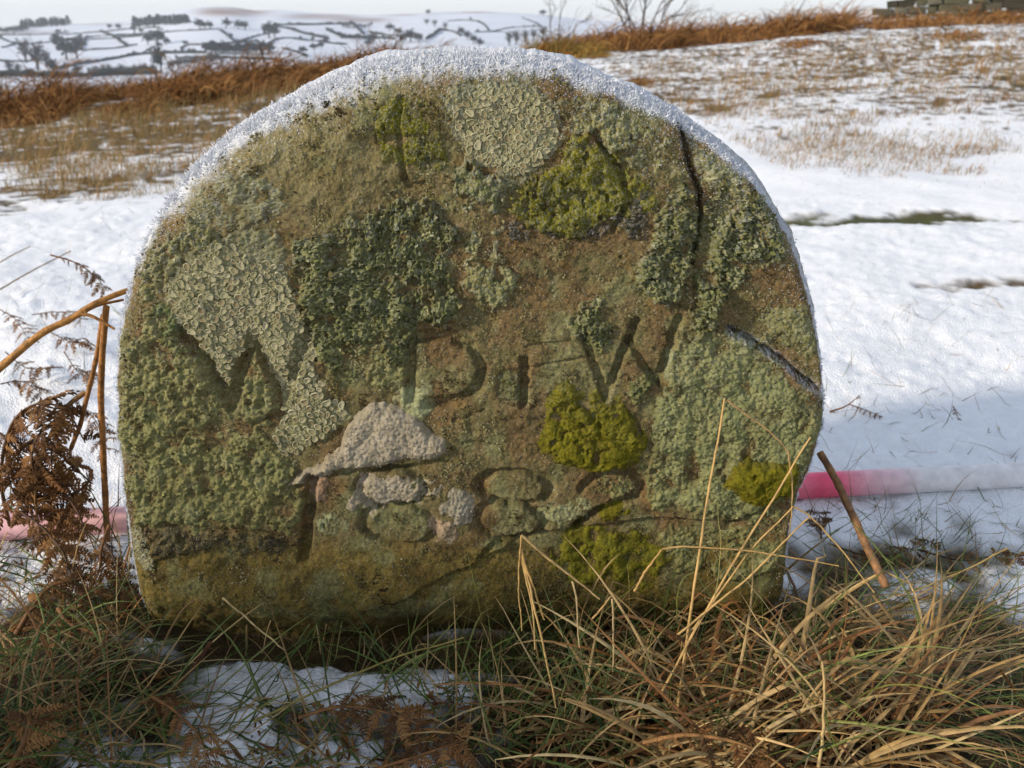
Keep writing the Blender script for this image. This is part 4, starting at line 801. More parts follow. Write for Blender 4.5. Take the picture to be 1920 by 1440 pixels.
# ================================================================== BRACKEN, NEAR
def pinna_mesh(seed):
    r = np.random.default_rng(seed); acc = Acc(); n = 9; x = np.linspace(0, 1, 12); z = -0.18 * x ** 2 * (0.5 + r.random()); y = 0.05 * np.sin(x * 3 + r.random() * 6)
    rach = np.stack([x, y, z], -1); P = rach[None]; base = np.array([lin((112, 76, 42), 0.8), lin((132, 92, 52), 0.8), lin((92, 64, 38), 0.8), lin((146, 106, 62), 0.8)][seed % 4])
    ribbons(acc, P, [0.05], base[None] * 0.85, fold=0.3, taper=0.7)
    for s in (-1, 1):
        t = (np.arange(n) + 0.6 + 0.15 * r.random(n)) / (n + 0.6); L = 0.26 * (1 - t) ** 0.65 * (0.8 + 0.4 * r.random(n)) + 0.03
        o = np.stack([np.interp(t, x, rach[:, q]) for q in range(3)], -1); curl = r.normal(size=n) * 0.35 - 0.25; k = np.linspace(0, 1, 4)
        ang = 1.05 + 0.2 * r.normal(size=n)
        Q = o[:, None] + np.stack([np.cos(ang)[:, None] * k * L[:, None], s * np.sin(ang)[:, None] * k * L[:, None], curl[:, None] * (k ** 2) * L[:, None]], -1)
        ribbons(acc, Q, np.full(n, 0.085), base[None] * (0.75 + 0.5 * r.random((n, 1))), fold=0.5, taper=0.9)
    return mesh('pinna', np.concatenate(acc.V), [np.concatenate(acc.F4)], M_brack, np.concatenate(acc.Cc))
PINNA = [pinna_mesh(s) for s in range(8)]
def frond(pts, lmax, label, n=11, r0=0.0022, group=None, seed=0, col=(120, 82, 44), t0=0.12, up=(0, -0.25, 1.0), droop=0.3, name='bracken_frond'):
    """pts: (column, row, depth Y); a stalk with pairs of pinnae"""
    q = np.random.default_rng(seed); P = np.array([pt(a, b, c) for a, b, c in pts]); P = spline(P, 26)
    root = empty(name, tuple(P[0]), label, 'bracken', group)
    acc = Acc(); tube(acc, P, np.linspace(r0, r0 * 0.3, 26), lin(col, 0.8), 6); acc.build('stalk', M_stem, root)
    T = nrm(np.gradient(P, axis=0)); U = np.asarray(up, float)
    for i in range(n):
        t = t0 + (1 - t0) * (i + 0.5) / n; j = min(25, int(t * 25)); tv = T[j]; side = nrm(np.cross(tv, U)); nv = np.cross(side, tv); L = lmax * math.sin(math.pi * min(1, 0.25 + 0.75 * (1 - t) ** 0.8)) ** 0.8 * (0.8 + 0.4 * q.random())
        L = max(L, lmax * 0.16)
        for s in (-1, 1):
            if q.random() < 0.07: continue
            d = nrm(s * side * 0.85 + tv * (0.45 + 0.2 * q.normal()) - nv * droop * (0.6 + 0.8 * q.random()) + q.normal(size=3) * 0.12)
            w = nrm(np.cross(nv + q.normal(size=3) * 0.3, d)); z = np.cross(d, w)
            o = bpy.data.objects.new('pinna', PINNA[int(q.integers(0, 8))]); C.objects.link(o); o.parent = root
            Mx = Matrix((d, w, z)).transposed().to_4x4(); o.matrix_local = Matrix.Translation(Vector(P[j]) - root.location) @ Mx @ Matrix.Diagonal((L, L, L, 1))
    return root
frond([(22, 1000, 0.675), (2, 900, 0.66), (20, 800, 0.655), (70, 757, 0.65), (125, 772, 0.65), (160, 830, 0.655)], 0.030, 'curled brown bracken frond arching over at the left edge', 15, seed=1, r0=0.0018, col=(92, 62, 34))
frond([(160, 735, 0.67), (120, 770, 0.66), (80, 850, 0.65), (66, 930, 0.645), (75, 1000, 0.64)], 0.028, 'dry bracken frond hanging straight down at the left edge', 13, seed=2, col=(140, 104, 58))
frond([(205, 985, 0.63), (190, 1030, 0.61), (184, 1075, 0.59), (150, 1130, 0.565)], 0.022, 'orange-brown bracken frond drooping at the stone\'s left foot', 10, seed=3, r0=0.0016)
frond([(30, 850, 0.68), (60, 830, 0.69), (110, 850, 0.695), (170, 905, 0.70)], 0.028, 'dark bracken frond spreading right behind the curled one', 11, seed=4, col=(80, 56, 32))
frond([(60, 880, 0.66), (100, 905, 0.655), (140, 950, 0.645), (165, 1010, 0.63)], 0.018, 'small dark bracken frond below the curled one', 10, seed=5, col=(90, 60, 34))
frond([(30, 1190, 0.53), (60, 1140, 0.54), (95, 1100, 0.555), (150, 1085, 0.565)], 0.022, 'rust-coloured bracken frond low in the left-hand grass', 10, seed=6)
frond([(110, 1140, 0.545), (130, 1170, 0.535), (180, 1190, 0.53), (215, 1240, 0.51)], 0.016, 'small rust-coloured bracken tip in the left-hand grass', 9, seed=61)
frond([(395, 1205, 0.50), (360, 1255, 0.475), (318, 1300, 0.445), (276, 1318, 0.430)], 0.011, 'thin bracken stalk lying on the snow with an orange tip', 7, seed=7, r0=0.0016, t0=0.62, col=(96, 60, 34))
frond([(285, 1306, 0.432), (330, 1335, 0.425), (372, 1380, 0.405), (392, 1440, 0.385)], 0.016, 'orange-brown bracken frond lying across the snow at front left', 9, seed=8, r0=0.0012)
frond([(560, 1345, 0.425), (640, 1325, 0.43), (720, 1335, 0.425), (790, 1360, 0.415)], 0.022, 'reddish bracken frond on the snow at the bottom centre', 11, seed=9, r0=0.0012)
frond([(690, 1446, 0.385), (760, 1425, 0.39), (830, 1402, 0.395), (868, 1388, 0.40)], 0.018, 'rusty bracken tip pointing right at the bottom edge', 11, seed=10, r0=0.0012)
frond([(1205, 1392, 0.385), (1290, 1378, 0.385), (1380, 1392, 0.382), (1450, 1425, 0.375), (1500, 1470, 0.365)], 0.024, 'flat brown bracken frond with blunt leaflets at the bottom right', 13, seed=11, r0=0.0014, col=(150, 108, 62), t0=0.0)
frond([(20, 1440, 0.39), (45, 1390, 0.395), (60, 1330, 0.41)], 0.022, 'orange bracken frond in the bottom left corner', 8, seed=12)
frond([(1540, 1010, -0.01), (1538, 985, -0.03), (1535, 960, -0.05)], 0.014, 'small dark bracken tip beside the stone\'s right foot', 6, seed=13, r0=0.001)
frond([(1555, 1020, -0.02), (1620, 1040, -0.03), (1690, 1035, -0.02), (1760, 1010, -0.01)], 0.022, 'dark snow-dusted bracken frond lying right of the stone', 10, seed=14, r0=0.001, col=(70, 52, 36))
frond([(1720, 1030, -0.02), (1800, 1050, -0.02), (1880, 1040, -0.02), (1950, 1045, -0.02)], 0.020, 'dark bracken frond lying at the right edge', 10, seed=15, r0=0.001, col=(70, 52, 36))
frond([(1556, 772, -0.01), (1585, 762, -0.02), (1612, 742, -0.05)], 0.004, 'short bracken twig on the snow right of the stone', 3, seed=16, r0=0.0013, t0=0.9)
frond([(1592, 758, -0.02), (1620, 768, -0.015), (1655, 782, -0.01)], 0.008, 'tiny withered bracken sprig on the snow right of the stone', 7, seed=17, r0=0.0008)
frond([(1787, 762, -0.03), (1793, 774, -0.02), (1797, 788, -0.01)], 0.010, 'tiny ladder-like bracken scrap on the right-hand snow', 4, seed=18, r0=0.0008)
frond([(95, 478, 0.95), (140, 492, 0.95), (175, 515, 0.95), (202, 545, 0.95)], 0.016, 'small withered frond tip above the forked stalk', 9, seed=19, r0=0.001)
for i, (p, lb) in enumerate([
    ([(0, 580), (30, 600), (55, 640)], 'dark withered sprig at the left edge beside the forked stalk'), ([(60, 590), (110, 585), (160, 600)], 'withered sprig behind the forked stalk'),
    ([(10, 660), (50, 690), (95, 690)], 'dark withered sprig below the forked stalk'), ([(120, 660), (150, 700), (190, 705)], 'withered sprig between the upright stalks and the stone'),
    ([(90, 620), (130, 640), (170, 640)], 'thin withered sprig between the stalks'), ([(150, 760), (180, 790), (205, 850)], 'withered sprig left of the stone at half height'), ([(0, 720), (40, 715), (80, 740)], 'dark sprig just above the curled frond')]):
    frond([(a, b, -0.06) for a, b in p], 0.020, lb, 8, seed=30 + i, r0=0.0009, col=(84, 62, 44))

for i, (p, lb, l_) in enumerate([
    ([(60, 760, 0.67), (30, 790, 0.66), (12, 850, 0.66), (24, 920, 0.65), (50, 950, 0.64)], 'dark curled frond folded back at the left edge', 0.026),
    ([(150, 760, 0.68), (110, 800, 0.67), (96, 860, 0.665), (110, 930, 0.655), (135, 985, 0.645)], 'dark frond hanging beside the slanting stalk', 0.026),
    ([(-20, 800, 0.67), (20, 830, 0.66), (50, 880, 0.655), (60, 960, 0.645)], 'dark frond drooping in from the left edge', 0.026),
    ([(100, 790, 0.66), (70, 820, 0.65), (60, 870, 0.645), (80, 920, 0.64)], 'tightly curled dark frond in the middle of the left clump', 0.022),
    ([(170, 900, 0.66), (140, 930, 0.655), (110, 980, 0.64), (100, 1040, 0.62)], 'brown frond trailing down to the left-hand grass', 0.024),
    ([(40, 960, 0.63), (80, 990, 0.62), (120, 1040, 0.60), (130, 1100, 0.58)], 'rusty frond sunk in the left-hand grass', 0.022),
    ([(190, 1010, 0.62), (215, 1050, 0.60), (225, 1110, 0.58), (205, 1170, 0.555)], 'rusty frond against the stone\'s lower left corner', 0.018)]):
    frond(p, l_, lb, 13, seed=80 + i, r0=0.0012, col=(78, 52, 30))

def stalk(name, pts, rpx, label, col, cat='stalk', group=None, m=None, seg=8, tip=0.7, extra=()):
    P = spline(np.array([pt(a, b, c) for a, b, c in pts]), 24 if len(pts) > 2 else 12); root = empty(name, tuple(P[0]), label, cat, group)
    P = P + np.cumsum(rng.normal(size=P.shape), 0) * 0.00018; acc = Acc(); n = len(P); rad_ = np.linspace(1, tip, n) * rpx * (0.24e-3 if name == 'grass_stem' else 0.34e-3) * (1 + 0.06 * np.sin(np.arange(n) * 2.1)); tube(acc, P, rad_, lin(col, 0.8) * (0.85 + 0.3 * np.repeat(rng.random(n), seg)[:, None]), seg)
    acc.build('stem', m or M_stem, root)
    for (q, rp) in extra:
        Q = spline(np.array([atY(a, b, c) for a, b, c in q]), 14); a2 = Acc(); tube(a2, Q, np.linspace(1, 0.6, 14) * rp * 0.40e-3, lin(col, 0.65), 6); a2.build('side_shoot', m or M_stem, root)
    return root
GRP = 'broken bracken stalks'
stalk('bracken_stalk', [(-40, 725, 0.60), (20, 672, 0.61), (80, 622, 0.62), (140, 592, 0.63), (185, 566, 0.635), (245, 540, 0.65)], 8.5, 'thick forked golden bracken stalk leaning in from the left edge', (176, 124, 62), group=GRP, tip=0.75,
      extra=[([(150, 588, 0.63), (175, 594, 0.63), (215, 617, 0.63)], 4.0), ([(158, 584, 0.63), (185, 572, 0.64), (232, 562, 0.65)], 4.0)])
stalk('bracken_stalk', [(200, 574, 0.64), (192, 700, 0.65), (197, 850, 0.66), (207, 1015, 0.67)], 7.0, 'upright golden bracken stalk beside the stone\'s left edge', (158, 108, 54), group=GRP, tip=1.1)
stalk('bracken_stalk', [(193, 592, 0.648), (175, 690, 0.66), (152, 790, 0.665), (134, 840, 0.67)], 6.0, 'slanting bracken stalk crossing behind the upright one', (150, 104, 54), group=GRP, tip=0.9)
stalk('bracken_stalk', [(-10, 548, -0.04), (60, 508, -0.08), (132, 471, -0.12)], 4.0, 'thin straight stalk pointing up right at the left edge', (150, 112, 66), group=GRP)
stalk('bracken_stalk', [(-10, 497, -0.05), (25, 478, -0.08), (58, 462, -0.1)], 3.5, 'short thin stalk uppermost at the left edge', (150, 116, 70), group=GRP)
stalk('bracken_stalk', [(1536, 848, 0.62), (1575, 915, 0.60), (1620, 1010, 0.575), (1662, 1095, 0.55)], 8.5, 'brown bracken stalk leaning against the stone\'s right edge', (142, 104, 68), group=GRP, tip=1.15)
SG = 'tall straw stems before the stone'
def straw(pts, w, label, col=(196, 160, 100), **k): return stalk('grass_stem', pts, w, label, col, 'grass stem', SG, M_straw, 5, 0.6, **k)
straw([(1272, 1330, 0.43), (1300, 1130, 0.45), (1330, 945, 0.465), (1363, 750, 0.475)], 4.2, 'long straight straw stem rising highest before the stone')
straw([(1363, 750, 0.475), (1425, 795, 0.475), (1478, 846, 0.475)], 2.6, 'bent-over tip hanging right from the highest straw stem', (188, 150, 96))
straw([(1478, 846, 0.475), (1487, 940, 0.472), (1484, 1012, 0.47)], 2.2, 'thin vertical straw end at the stone\'s right side', (186, 150, 96))
straw([(1240, 1300, 0.43), (1350, 1100, 0.45), (1440, 950, 0.465), (1518, 824, 0.475)], 3.8, 'straw stem slanting up right across the moss at the right edge')
straw([(1300, 1180, 0.45), (1400, 1040, 0.46), (1486, 950, 0.465)], 3.0, 'shorter straw stem slanting up to the right corner of the stone')
straw([(1486, 950, 0.465), (1518, 966, 0.465), (1570, 1020, 0.46), (1640, 1110, 0.45)], 2.6, 'thin straw stem drooping right from the stone\'s corner')
straw([(1270, 1190, 0.44), (1400, 1080, 0.45), (1515, 966, 0.46)], 3.4, 'straw stem slanting to the right behind the tussock')
straw([(978, 1004, 0.475), (1050, 1066, 0.47), (1122, 1126, 0.465)], 4.0, 'straight broken straw slanting down right at the stone\'s centre foot', (178, 150, 100))
straw([(977, 1004, 0.475), (974, 1090, 0.468), (978, 1180, 0.455)], 2.8, 'left upright straw under the broken tip at centre foot', (190, 154, 92))
straw([(977, 1030, 0.474), (1000, 1100, 0.466), (1022, 1162, 0.46)], 3.6, 'middle straw of the bundle at the stone\'s centre foot', (196, 158, 92))
straw([(978, 1036, 0.474), (1000, 1120, 0.462), (1026, 1230, 0.44), (1044, 1330, 0.42)], 3.8, 'longest straw of the bundle running down to the bottom', (194, 158, 96))
straw([(976, 1040, 0.474), (996, 1130, 0.46), (1008, 1216, 0.445)], 3.0, 'short straw second from left in the centre bundle', (188, 154, 96))
straw([(1190, 1108, 0.455), (1215, 1066, 0.455), (1242, 1030, 0.455)], 3.6, 'short kinked straw below the olive moss', (188, 150, 92))
straw([(1242, 1030, 0.455), (1300, 1024, 0.455), (1420, 1036, 0.455), (1575, 1064, 0.45)], 2.8, 'long thin straw lying level before the stone\'s right foot', (196, 158, 98))
straw([(1072, 1090, 0.46), (1082, 1150, 0.45), (1086, 1215, 0.44)], 3.0, 'upright pale straw between bundle and tussock', (190, 164, 116))
straw([(1148, 1122, 0.45), (1152, 1190, 0.44), (1150, 1260, 0.43)], 3.0, 'thin pale upright straw at the tussock\'s left', (184, 156, 110))
straw([(1110, 1160, 0.45), (1140, 1124, 0.45), (1148, 1122, 0.45)], 2.6, 'short bent straw tip at the tussock\'s left', (184, 150, 96))
straw([(418, 1120, 0.50), (470, 1165, 0.49), (535, 1222, 0.475)], 3.4, 'pale straw slanting down right at the stone\'s lower left', (186, 160, 110))
straw([(1888, 1028, 0.56), (1800, 1070, 0.545), (1705, 1112, 0.53)], 3.2, 'straw lying on the snow pointing up to the right edge', (190, 160, 100))
straw([(475, 1352, 0.40), (600, 1290, 0.42), (740, 1230, 0.445), (870, 1195, 0.46)], 3.6, 'long green-brown stem slanting across the front snow', (132, 120, 62))
straw([(1535, 1440, 0.365), (1545, 1340, 0.385), (1540, 1240, 0.405)], 4.2, 'pale upright straw standing before the right tussock', (196, 166, 110))
straw([(1340, 1120, 0.44), (1350, 1020, 0.45), (1340, 940, 0.455)], 1.4, 'faint thin blade crossing the lower moss', (150, 140, 80))

# ================================================================== GRASS
GREENS = [lin(c, 0.75) for c in ((76, 96, 40), (94, 114, 48), (108, 122, 58), (64, 84, 36), (122, 126, 64))]
STRAWS = [lin(c, 0.76) for c in ((194, 162, 108), (172, 140, 88), (158, 128, 80), (204, 178, 126), (138, 108, 66), (180, 152, 102))]
RUSTS = [lin(c, 0.80) for c in ((142, 98, 54), (120, 82, 46), (160, 114, 64), (102, 70, 42))]
def pick(cols, n): return np.array(cols)[rng.integers(0, len(cols), n)] * (0.75 + 0.5 * rng.random((n, 1)))
def blades(acc, x, y, L, W, az, el, bend, cols, k=7, z0=None, kink=0.0, twist=True):
    n = len(x); s = np.linspace(0, 1, k); th = el[:, None] - bend[:, None] * s[None] ** 1.3
    if kink > 0:
        kp = 0.3 + 0.5 * rng.random(n); on = rng.random(n) < kink; th = th - np.where(on[:, None] & (s[None] > kp[:, None]), 0.6 + 1.2 * rng.random((n, 1)), 0)
    a = az[:, None] + (rng.normal(size=n) * 0.5)[:, None] * s[None]
    st = (L / (k - 1))[:, None]; dx = np.cos(th) * np.cos(a) * st; dy = np.cos(th) * np.sin(a) * st; dz = np.sin(th) * st
    P = np.stack([np.cumsum(dx, 1) - dx, np.cumsum(dy, 1) - dy, np.cumsum(dz, 1) - dz], -1); z = ground_z(x, y) - 0.004 if z0 is None else z0
    P += np.stack([x, y, z], -1)[:, None]
    if k > 4: P[..., 2] = np.maximum(P[..., 2], ground_z(P[..., 0], P[..., 1]) + 0.001 + 0.004 * rng.random((n, 1)))
    P[..., 1] = np.where((P[..., 1] > STONE_Y - 0.02) & (P[..., 1] < STONE_Y + 0.1) & (np.abs(P[..., 0] + 0.03) < 0.25) & (z[:, None] * 0 + P[..., 1] > 0) & ((y < STONE_Y)[:, None]), STONE_Y - 0.02, P[..., 1])
    ribbons(acc, P, W, cols, fold=0.3, twist=(rng.normal(size=n) * 1.2) if twist else None)
def region(n, pts, power=None):             # random ground points inside a picture polygon
    pts = np.array(pts, float); lo, hi = pts.min(0), pts.max(0); out = np.zeros((0, 2))
    while len(out) < n:
        q = lo + (hi - lo) * rng.random((n * 2, 2)); q = q[poly_sd(q[:, 0], q[:, 1], [tuple(p) for p in pts]) > 0]; out = np.vstack([out, q])
    q = out[:n]; return G(q[:, 0], q[:, 1])
U = lambda n, a, b: a + (b - a) * rng.random(n)
# right-hand tussock of straw
acc = Acc(); n = 700; g = region(n, [(1120, 1230), (1300, 1170), (1500, 1150), (1700, 1180), (1790, 1260), (1760, 1400), (1600, 1470), (1200, 1470), (1060, 1400), (1040, 1300)])
blades(acc, g[:, 0], g[:, 1], U(n, 0.05, 0.15), U(n, 0.0010, 0.0036), np.where(rng.random(n) < 0.62, rng.normal(0.15, 0.7, n), rng.normal(3.0, 0.8, n)), U(n, 0.05, 1.1), U(n, 0.3, 1.9), pick(STRAWS + RUSTS[:2], n), 9, kink=0.35)
n = 150; g = region(n, [(1120, 1230), (1300, 1120), (1500, 1110), (1760, 1180), (1790, 1300), (1500, 1460), (1100, 1460)])
blades(acc, g[:, 0], g[:, 1], U(n, 0.05, 0.15), U(n, 0.0008, 0.0018), rng.random(n) * 6.28, U(n, 0.4, 1.3), U(n, 0.2, 1.4), pick(GREENS, n), 8)
tag(acc.build('grass', M_straw), 'tangled straw-coloured grass tussock at the front right', kind='stuff')
# fringe of the tussock over the snow at right
acc = Acc(); n = 330; g = region(n, [(1480, 1090), (1700, 1080), (1920, 1150), (1920, 1440), (1750, 1440), (1700, 1250)])
blades(acc, g[:, 0], g[:, 1], U(n, 0.04, 0.13), U(n, 0.0006, 0.0014), np.where(rng.random(n) < 0.6, rng.normal(0.1, 0.6, n), rng.random(n) * 6.28), U(n, 0.0, 0.8), U(n, 0.1, 1.1), np.where(rng.random((n, 1)) < 0.55, pick(STRAWS, n), pick(GREENS, n)), 8, kink=0.3)
n = 260; g = region(n, [(1500, 930), (1920, 950), (1920, 1150), (1560, 1100)])
blades(acc, g[:, 0], g[:, 1], U(n, 0.015, 0.06), U(n, 0.0005, 0.0011), rng.random(n) * 6.28, U(n, 0.3, 1.3), U(n, 0.0, 0.8), np.where(rng.random((n, 1)) < 0.35, pick(STRAWS, n), pick(GREENS, n)), 6)
tag(acc.build('grass', M_grass), 'thin grass poking through the snow at the right', kind='stuff')
# grass at the foot of the stone and in the front centre
acc = Acc(); n = 230; g = region(n, [(330, 1215), (960, 1215), (1200, 1180), (1200, 1440), (900, 1440), (760, 1300), (560, 1260), (400, 1230)])
blades(acc, g[:, 0], g[:, 1], U(n, 0.03, 0.10), U(n, 0.0007, 0.0017), rng.normal(1.0, 1.3, n), U(n, 0.5, 1.4), U(n, 0.1, 1.2), np.where(rng.random((n, 1)) < 0.3, pick(STRAWS, n), pick(GREENS, n)), 8)
n = 230; g = region(n, [(480, 1290), (760, 1240), (1100, 1230), (1150, 1470), (420, 1470)])
blades(acc, g[:, 0], g[:, 1], U(n, 0.03, 0.11), U(n, 0.0008, 0.0018), rng.random(n) * 6.28, U(n, 0.1, 0.9), U(n, 0.2, 1.3), np.where(rng.random((n, 1)) < 0.5, pick(STRAWS, n), pick(GREENS, n)), 8, kink=0.2)
n = 170; g = region(n, [(820, 1180), (1280, 1080), (1470, 1070), (1480, 1190), (1100, 1260), (860, 1240)])
blades(acc, g[:, 0], np.minimum(g[:, 1], STONE_Y - 0.02), U(n, 0.05, 0.13), U(n, 0.0008, 0.0018), rng.normal(0.6, 1.0, n), U(n, 0.6, 1.45), U(n, 0.2, 1.2), np.where(rng.random((n, 1)) < 0.3, pick(STRAWS, n), pick(GREENS, n)), 9)
tag(acc.build('grass', M_grass), 'green and straw grass blades along the foot of the stone', kind='stuff')
# left-hand grass
acc = Acc(); n = 640; g = region(n, [(-120, 1000), (230, 985), (300, 1180), (300, 1280), (200, 1330), (240, 1470), (-120, 1470)])
blades(acc, g[:, 0], g[:, 1], U(n, 0.025, 0.10), U(n, 0.0007, 0.0018), rng.random(n) * 6.28, U(n, 0.2, 1.4), U(n, 0.2, 1.4), np.where(rng.random((n, 1)) < 0.5, pick(STRAWS + RUSTS, n), pick(GREENS, n)), 8, kink=0.15)
n = 260; g = region(n, [(-60, 1240), (320, 1240), (520, 1400), (520, 1480), (-60, 1480)])
blades(acc, g[:, 0], g[:, 1], U(n, 0.03, 0.12), U(n, 0.0008, 0.0019), rng.normal(0.3, 1.2, n), U(n, 0.05, 0.8), U(n, 0.1, 0.9), np.where(rng.random((n, 1)) < 0.5, pick(STRAWS, n), pick(GREENS, n)), 8)
tag(acc.build('grass', M_grass), 'tangled green and brown grass at the front left', kind='stuff')
# brown bracken litter in the dark of the tussocks
acc = Acc(); n = 1300; g = np.vstack([region(700, [(1000, 1250), (1300, 1180), (1780, 1180), (1850, 1470), (980, 1470)]), region(350, [(-100, 1010), (230, 1000), (300, 1250), (240, 1470), (-100, 1470)]), region(250, [(480, 1330), (1000, 1260), (1000, 1470), (420, 1470)])])
blades(acc, g[:, 0], g[:, 1], U(n, 0.006, 0.022), U(n, 0.0012, 0.0035), rng.random(n) * 6.28, U(n, -0.2, 0.6), U(n, 0.0, 1.0), pick(RUSTS + [lin((84, 60, 38), 0.7)], n), 5)
tag(acc.build('bracken_litter', M_brack), 'crumbled brown bracken litter among the front grass', kind='stuff')
# sparse blades and scraps on the near snow
acc = Acc(); n = 240; g = np.vstack([region(150, [(1540, 560), (1920, 520), (1920, 920), (1540, 900)]), region(90, [(0, 400), (300, 400), (230, 700), (0, 760)])])
blades(acc, g[:, 0], g[:, 1], U(n, 0.012, 0.07), U(n, 0.0005, 0.0011), rng.random(n) * 6.28, U(n, 0.1, 1.3), U(n, 0.0, 0.8), np.where(rng.random((n, 1)) < 0.5, pick(STRAWS + RUSTS, n), pick(GREENS, n)), 5)
tag(acc.build('grass', M_grass), 'sparse blades and scraps on the near snow', kind='stuff')
# moorland grass in the fields beyond the track
def field(n, poly, dens_seed, scale, L, W, cols, thr, name, label):
    g = region(n * 3, poly); d = vn(g[:, 0] / scale, g[:, 1] / scale, dens_seed) * 0.6 + vn(g[:, 0] / (scale * 0.3), g[:, 1] / (scale * 0.3), dens_seed + 1) * 0.4
    g = g[d > thr][:n]; n = len(g); r = np.hypot(g[:, 0], g[:, 1]); acc = Acc()
    blades(acc, g[:, 0], g[:, 1], U(n, *L) * np.clip(r / 6, 0.35, 1.4), U(n, *W) * np.clip(r / 4.5, 0.5, 3.2), rng.normal(0.2, 1.4, n), U(n, 0.25, 1.4), U(n, 0.1, 1.2), pick(cols, n), 4, z0=ground_z(g[:, 0], g[:, 1]) - 0.01, twist=False)
    tag(acc.build(name, M_grass), label, kind='stuff')
FS = [lin(c, 0.75) for c in ((184, 150, 96), (168, 134, 80), (150, 132, 78), (176, 132, 78), (132, 120, 66))]
field(7500, [(0, 250), (150, 225), (330, 195), (560, 170), (500, 260), (420, 330), (330, 385), (0, 400)], 301, 0.28, (0.05, 0.16), (0.002, 0.004), FS, 0.47, 'grass', 'straw grass in the snowy field behind the stone on the left')
field(9000, [(1130, 130), (1400, 85), (1920, 45), (1920, 345), (1480, 330), (1300, 220)], 311, 0.26, (0.03, 0.10), (0.002, 0.004), FS + RUSTS[:2], 0.50, 'grass', 'straw grass scattered over the snowy field on the right')
field(3500, [(1130, 130), (1400, 85), (1920, 45), (1920, 300), (1480, 300), (1300, 220)], 321, 0.40, (0.03, 0.13), (0.0015, 0.003), FS, 0.58, 'grass', 'thicker straw tufts over the snowy field on the right')
field(5000, [(1180, 150), (1400, 85), (1920, 45), (1920, 360), (1470, 350), (1300, 220)], 351, 0.2, (0.015, 0.06), (0.0015, 0.003), FS + RUSTS, 0.30, 'grass', 'short straw stubble showing through the thin snow on the right')
field(3500, [(0, 250), (150, 225), (330, 195), (560, 170), (500, 260), (420, 330), (330, 400), (0, 420)], 361, 0.2, (0.015, 0.06), (0.0015, 0.003), FS + RUSTS, 0.30, 'grass', 'short straw stubble showing through the thin snow on the left')
field(900, [(1490, 404), (1560, 400), (1840, 412), (1830, 432), (1700, 430), (1500, 412)], 331, 0.10, (0.012, 0.035), (0.0014, 0.0026), GREENS, 0.42, 'grass', 'low green turf strip between the wheel tracks')
field(900, [(1480, 345), (1920, 350), (1920, 560), (1560, 560)], 371, 0.3, (0.02, 0.06), (0.001, 0.002), FS + GREENS, 0.56, 'grass', 'few short blades along the snowy track')
field(260, [(1540, 512), (1920, 510), (1920, 535), (1650, 530)], 341, 0.10, (0.01, 0.03), (0.001, 0.002), GREENS, 0.45, 'grass', 'faint turf strip at the near edge of the track')

# ================================================================== BRACKEN BANKS
def bank(poly, n, hgt, label, cols, seed):
    g = region(n, poly); q = np.random.default_rng(seed); r = np.hypot(g[:, 0], g[:, 1]); acc = Acc(); lump = 0.3 + 1.5 * vn(g[:, 0] / 0.8, g[:, 1] / 0.8, seed) ** 1.4
    az = q.normal(0.3, 1.5, n); L = hgt * lump * (0.5 + 0.65 * q.random(n))
    blades(acc, g[:, 0], g[:, 1], L * 1.5, U(n, 0.005, 0.012) * np.clip(r / 9, 0.8, 2.6), az, U(n, 0.3, 1.4), U(n, 0.9, 2.6), np.array(cols)[q.integers(0, len(cols), n)] * (0.6 + 0.7 * q.random((n, 1))), 6, z0=g[:, 2] - 0.03)
    o = acc.build('bracken_bank', M_brackfar)
    return tag(o, label, kind='stuff') if n < 400 else tag(o, label, 'bracken', 'banks of dead bracken behind the stone')
BR = [lin(c, 0.8) for c in ((150, 108, 64), (128, 90, 52), (168, 128, 80), (104, 72, 44), (140, 94, 52))]
BO = [lin(c, 0.75) for c in ((150, 130, 70), (128, 112, 56), (164, 124, 62), (144, 96, 46))]
bank([(-200, 210), (0, 198), (110, 182), (150, 186), (140, 215), (60, 238), (-200, 262)], 4200, 0.27, 'rust-brown bracken bank at the left edge behind the track', BR, 1)
bank([(20, 198), (160, 178), (250, 172), (270, 182), (140, 196)], 1300, 0.22, 'low rust-brown bracken strip along the left crest', BR, 2)
bank([(185, 200), (250, 190), (290, 198), (280, 215), (240, 222), (190, 215)], 900, 0.16, 'small separate bracken clump in the left-hand snow', BR, 3)
bank([(262, 180), (330, 165), (450, 148), (560, 132), (590, 158), (500, 180), (400, 194), (290, 202)], 4600, 0.27, 'tall shaggy bracken mound behind the stone\'s left shoulder', BR, 4)
bank([(380, 190), (450, 178), (470, 188), (400, 200)], 500, 0.10, 'thin low bracken patch before the shaggy mound', BR, 5)
bank([(560, 140), (640, 122), (760, 108), (840, 104), (840, 112), (700, 128), (600, 150)], 2200, 0.34, 'bracken ridge showing just over the stone\'s top left', BR, 6)
bank([(960, 102), (1010, 92), (1090, 92), (1140, 100), (1110, 112), (1020, 112)], 1200, 0.35, 'olive grassy bank by the valley gap', BO, 7)
bank([(1030, 92), (1100, 84), (1200, 74), (1330, 66), (1330, 82), (1240, 95), (1130, 98)], 3800, 0.36, 'big rust-brown bracken mound on the right-hand crest', BR, 8)
bank([(1320, 68), (1430, 58), (1560, 48), (1600, 44), (1600, 56), (1500, 68), (1400, 80), (1320, 86)], 3000, 0.42, 'long bracken strip along the right-hand crest', BR, 9)
bank([(1590, 44), (1700, 38), (1920, 32), (2060, 30), (2060, 42), (1800, 48), (1640, 58)], 2600, 0.28, 'bracken strip below the ruined wall', BR, 10)
bank([(1165, 152), (1200, 149), (1222, 156), (1205, 164), (1170, 162)], 260, 0.10, 'small round bracken tuft right of the stone\'s shoulder', BR, 11)
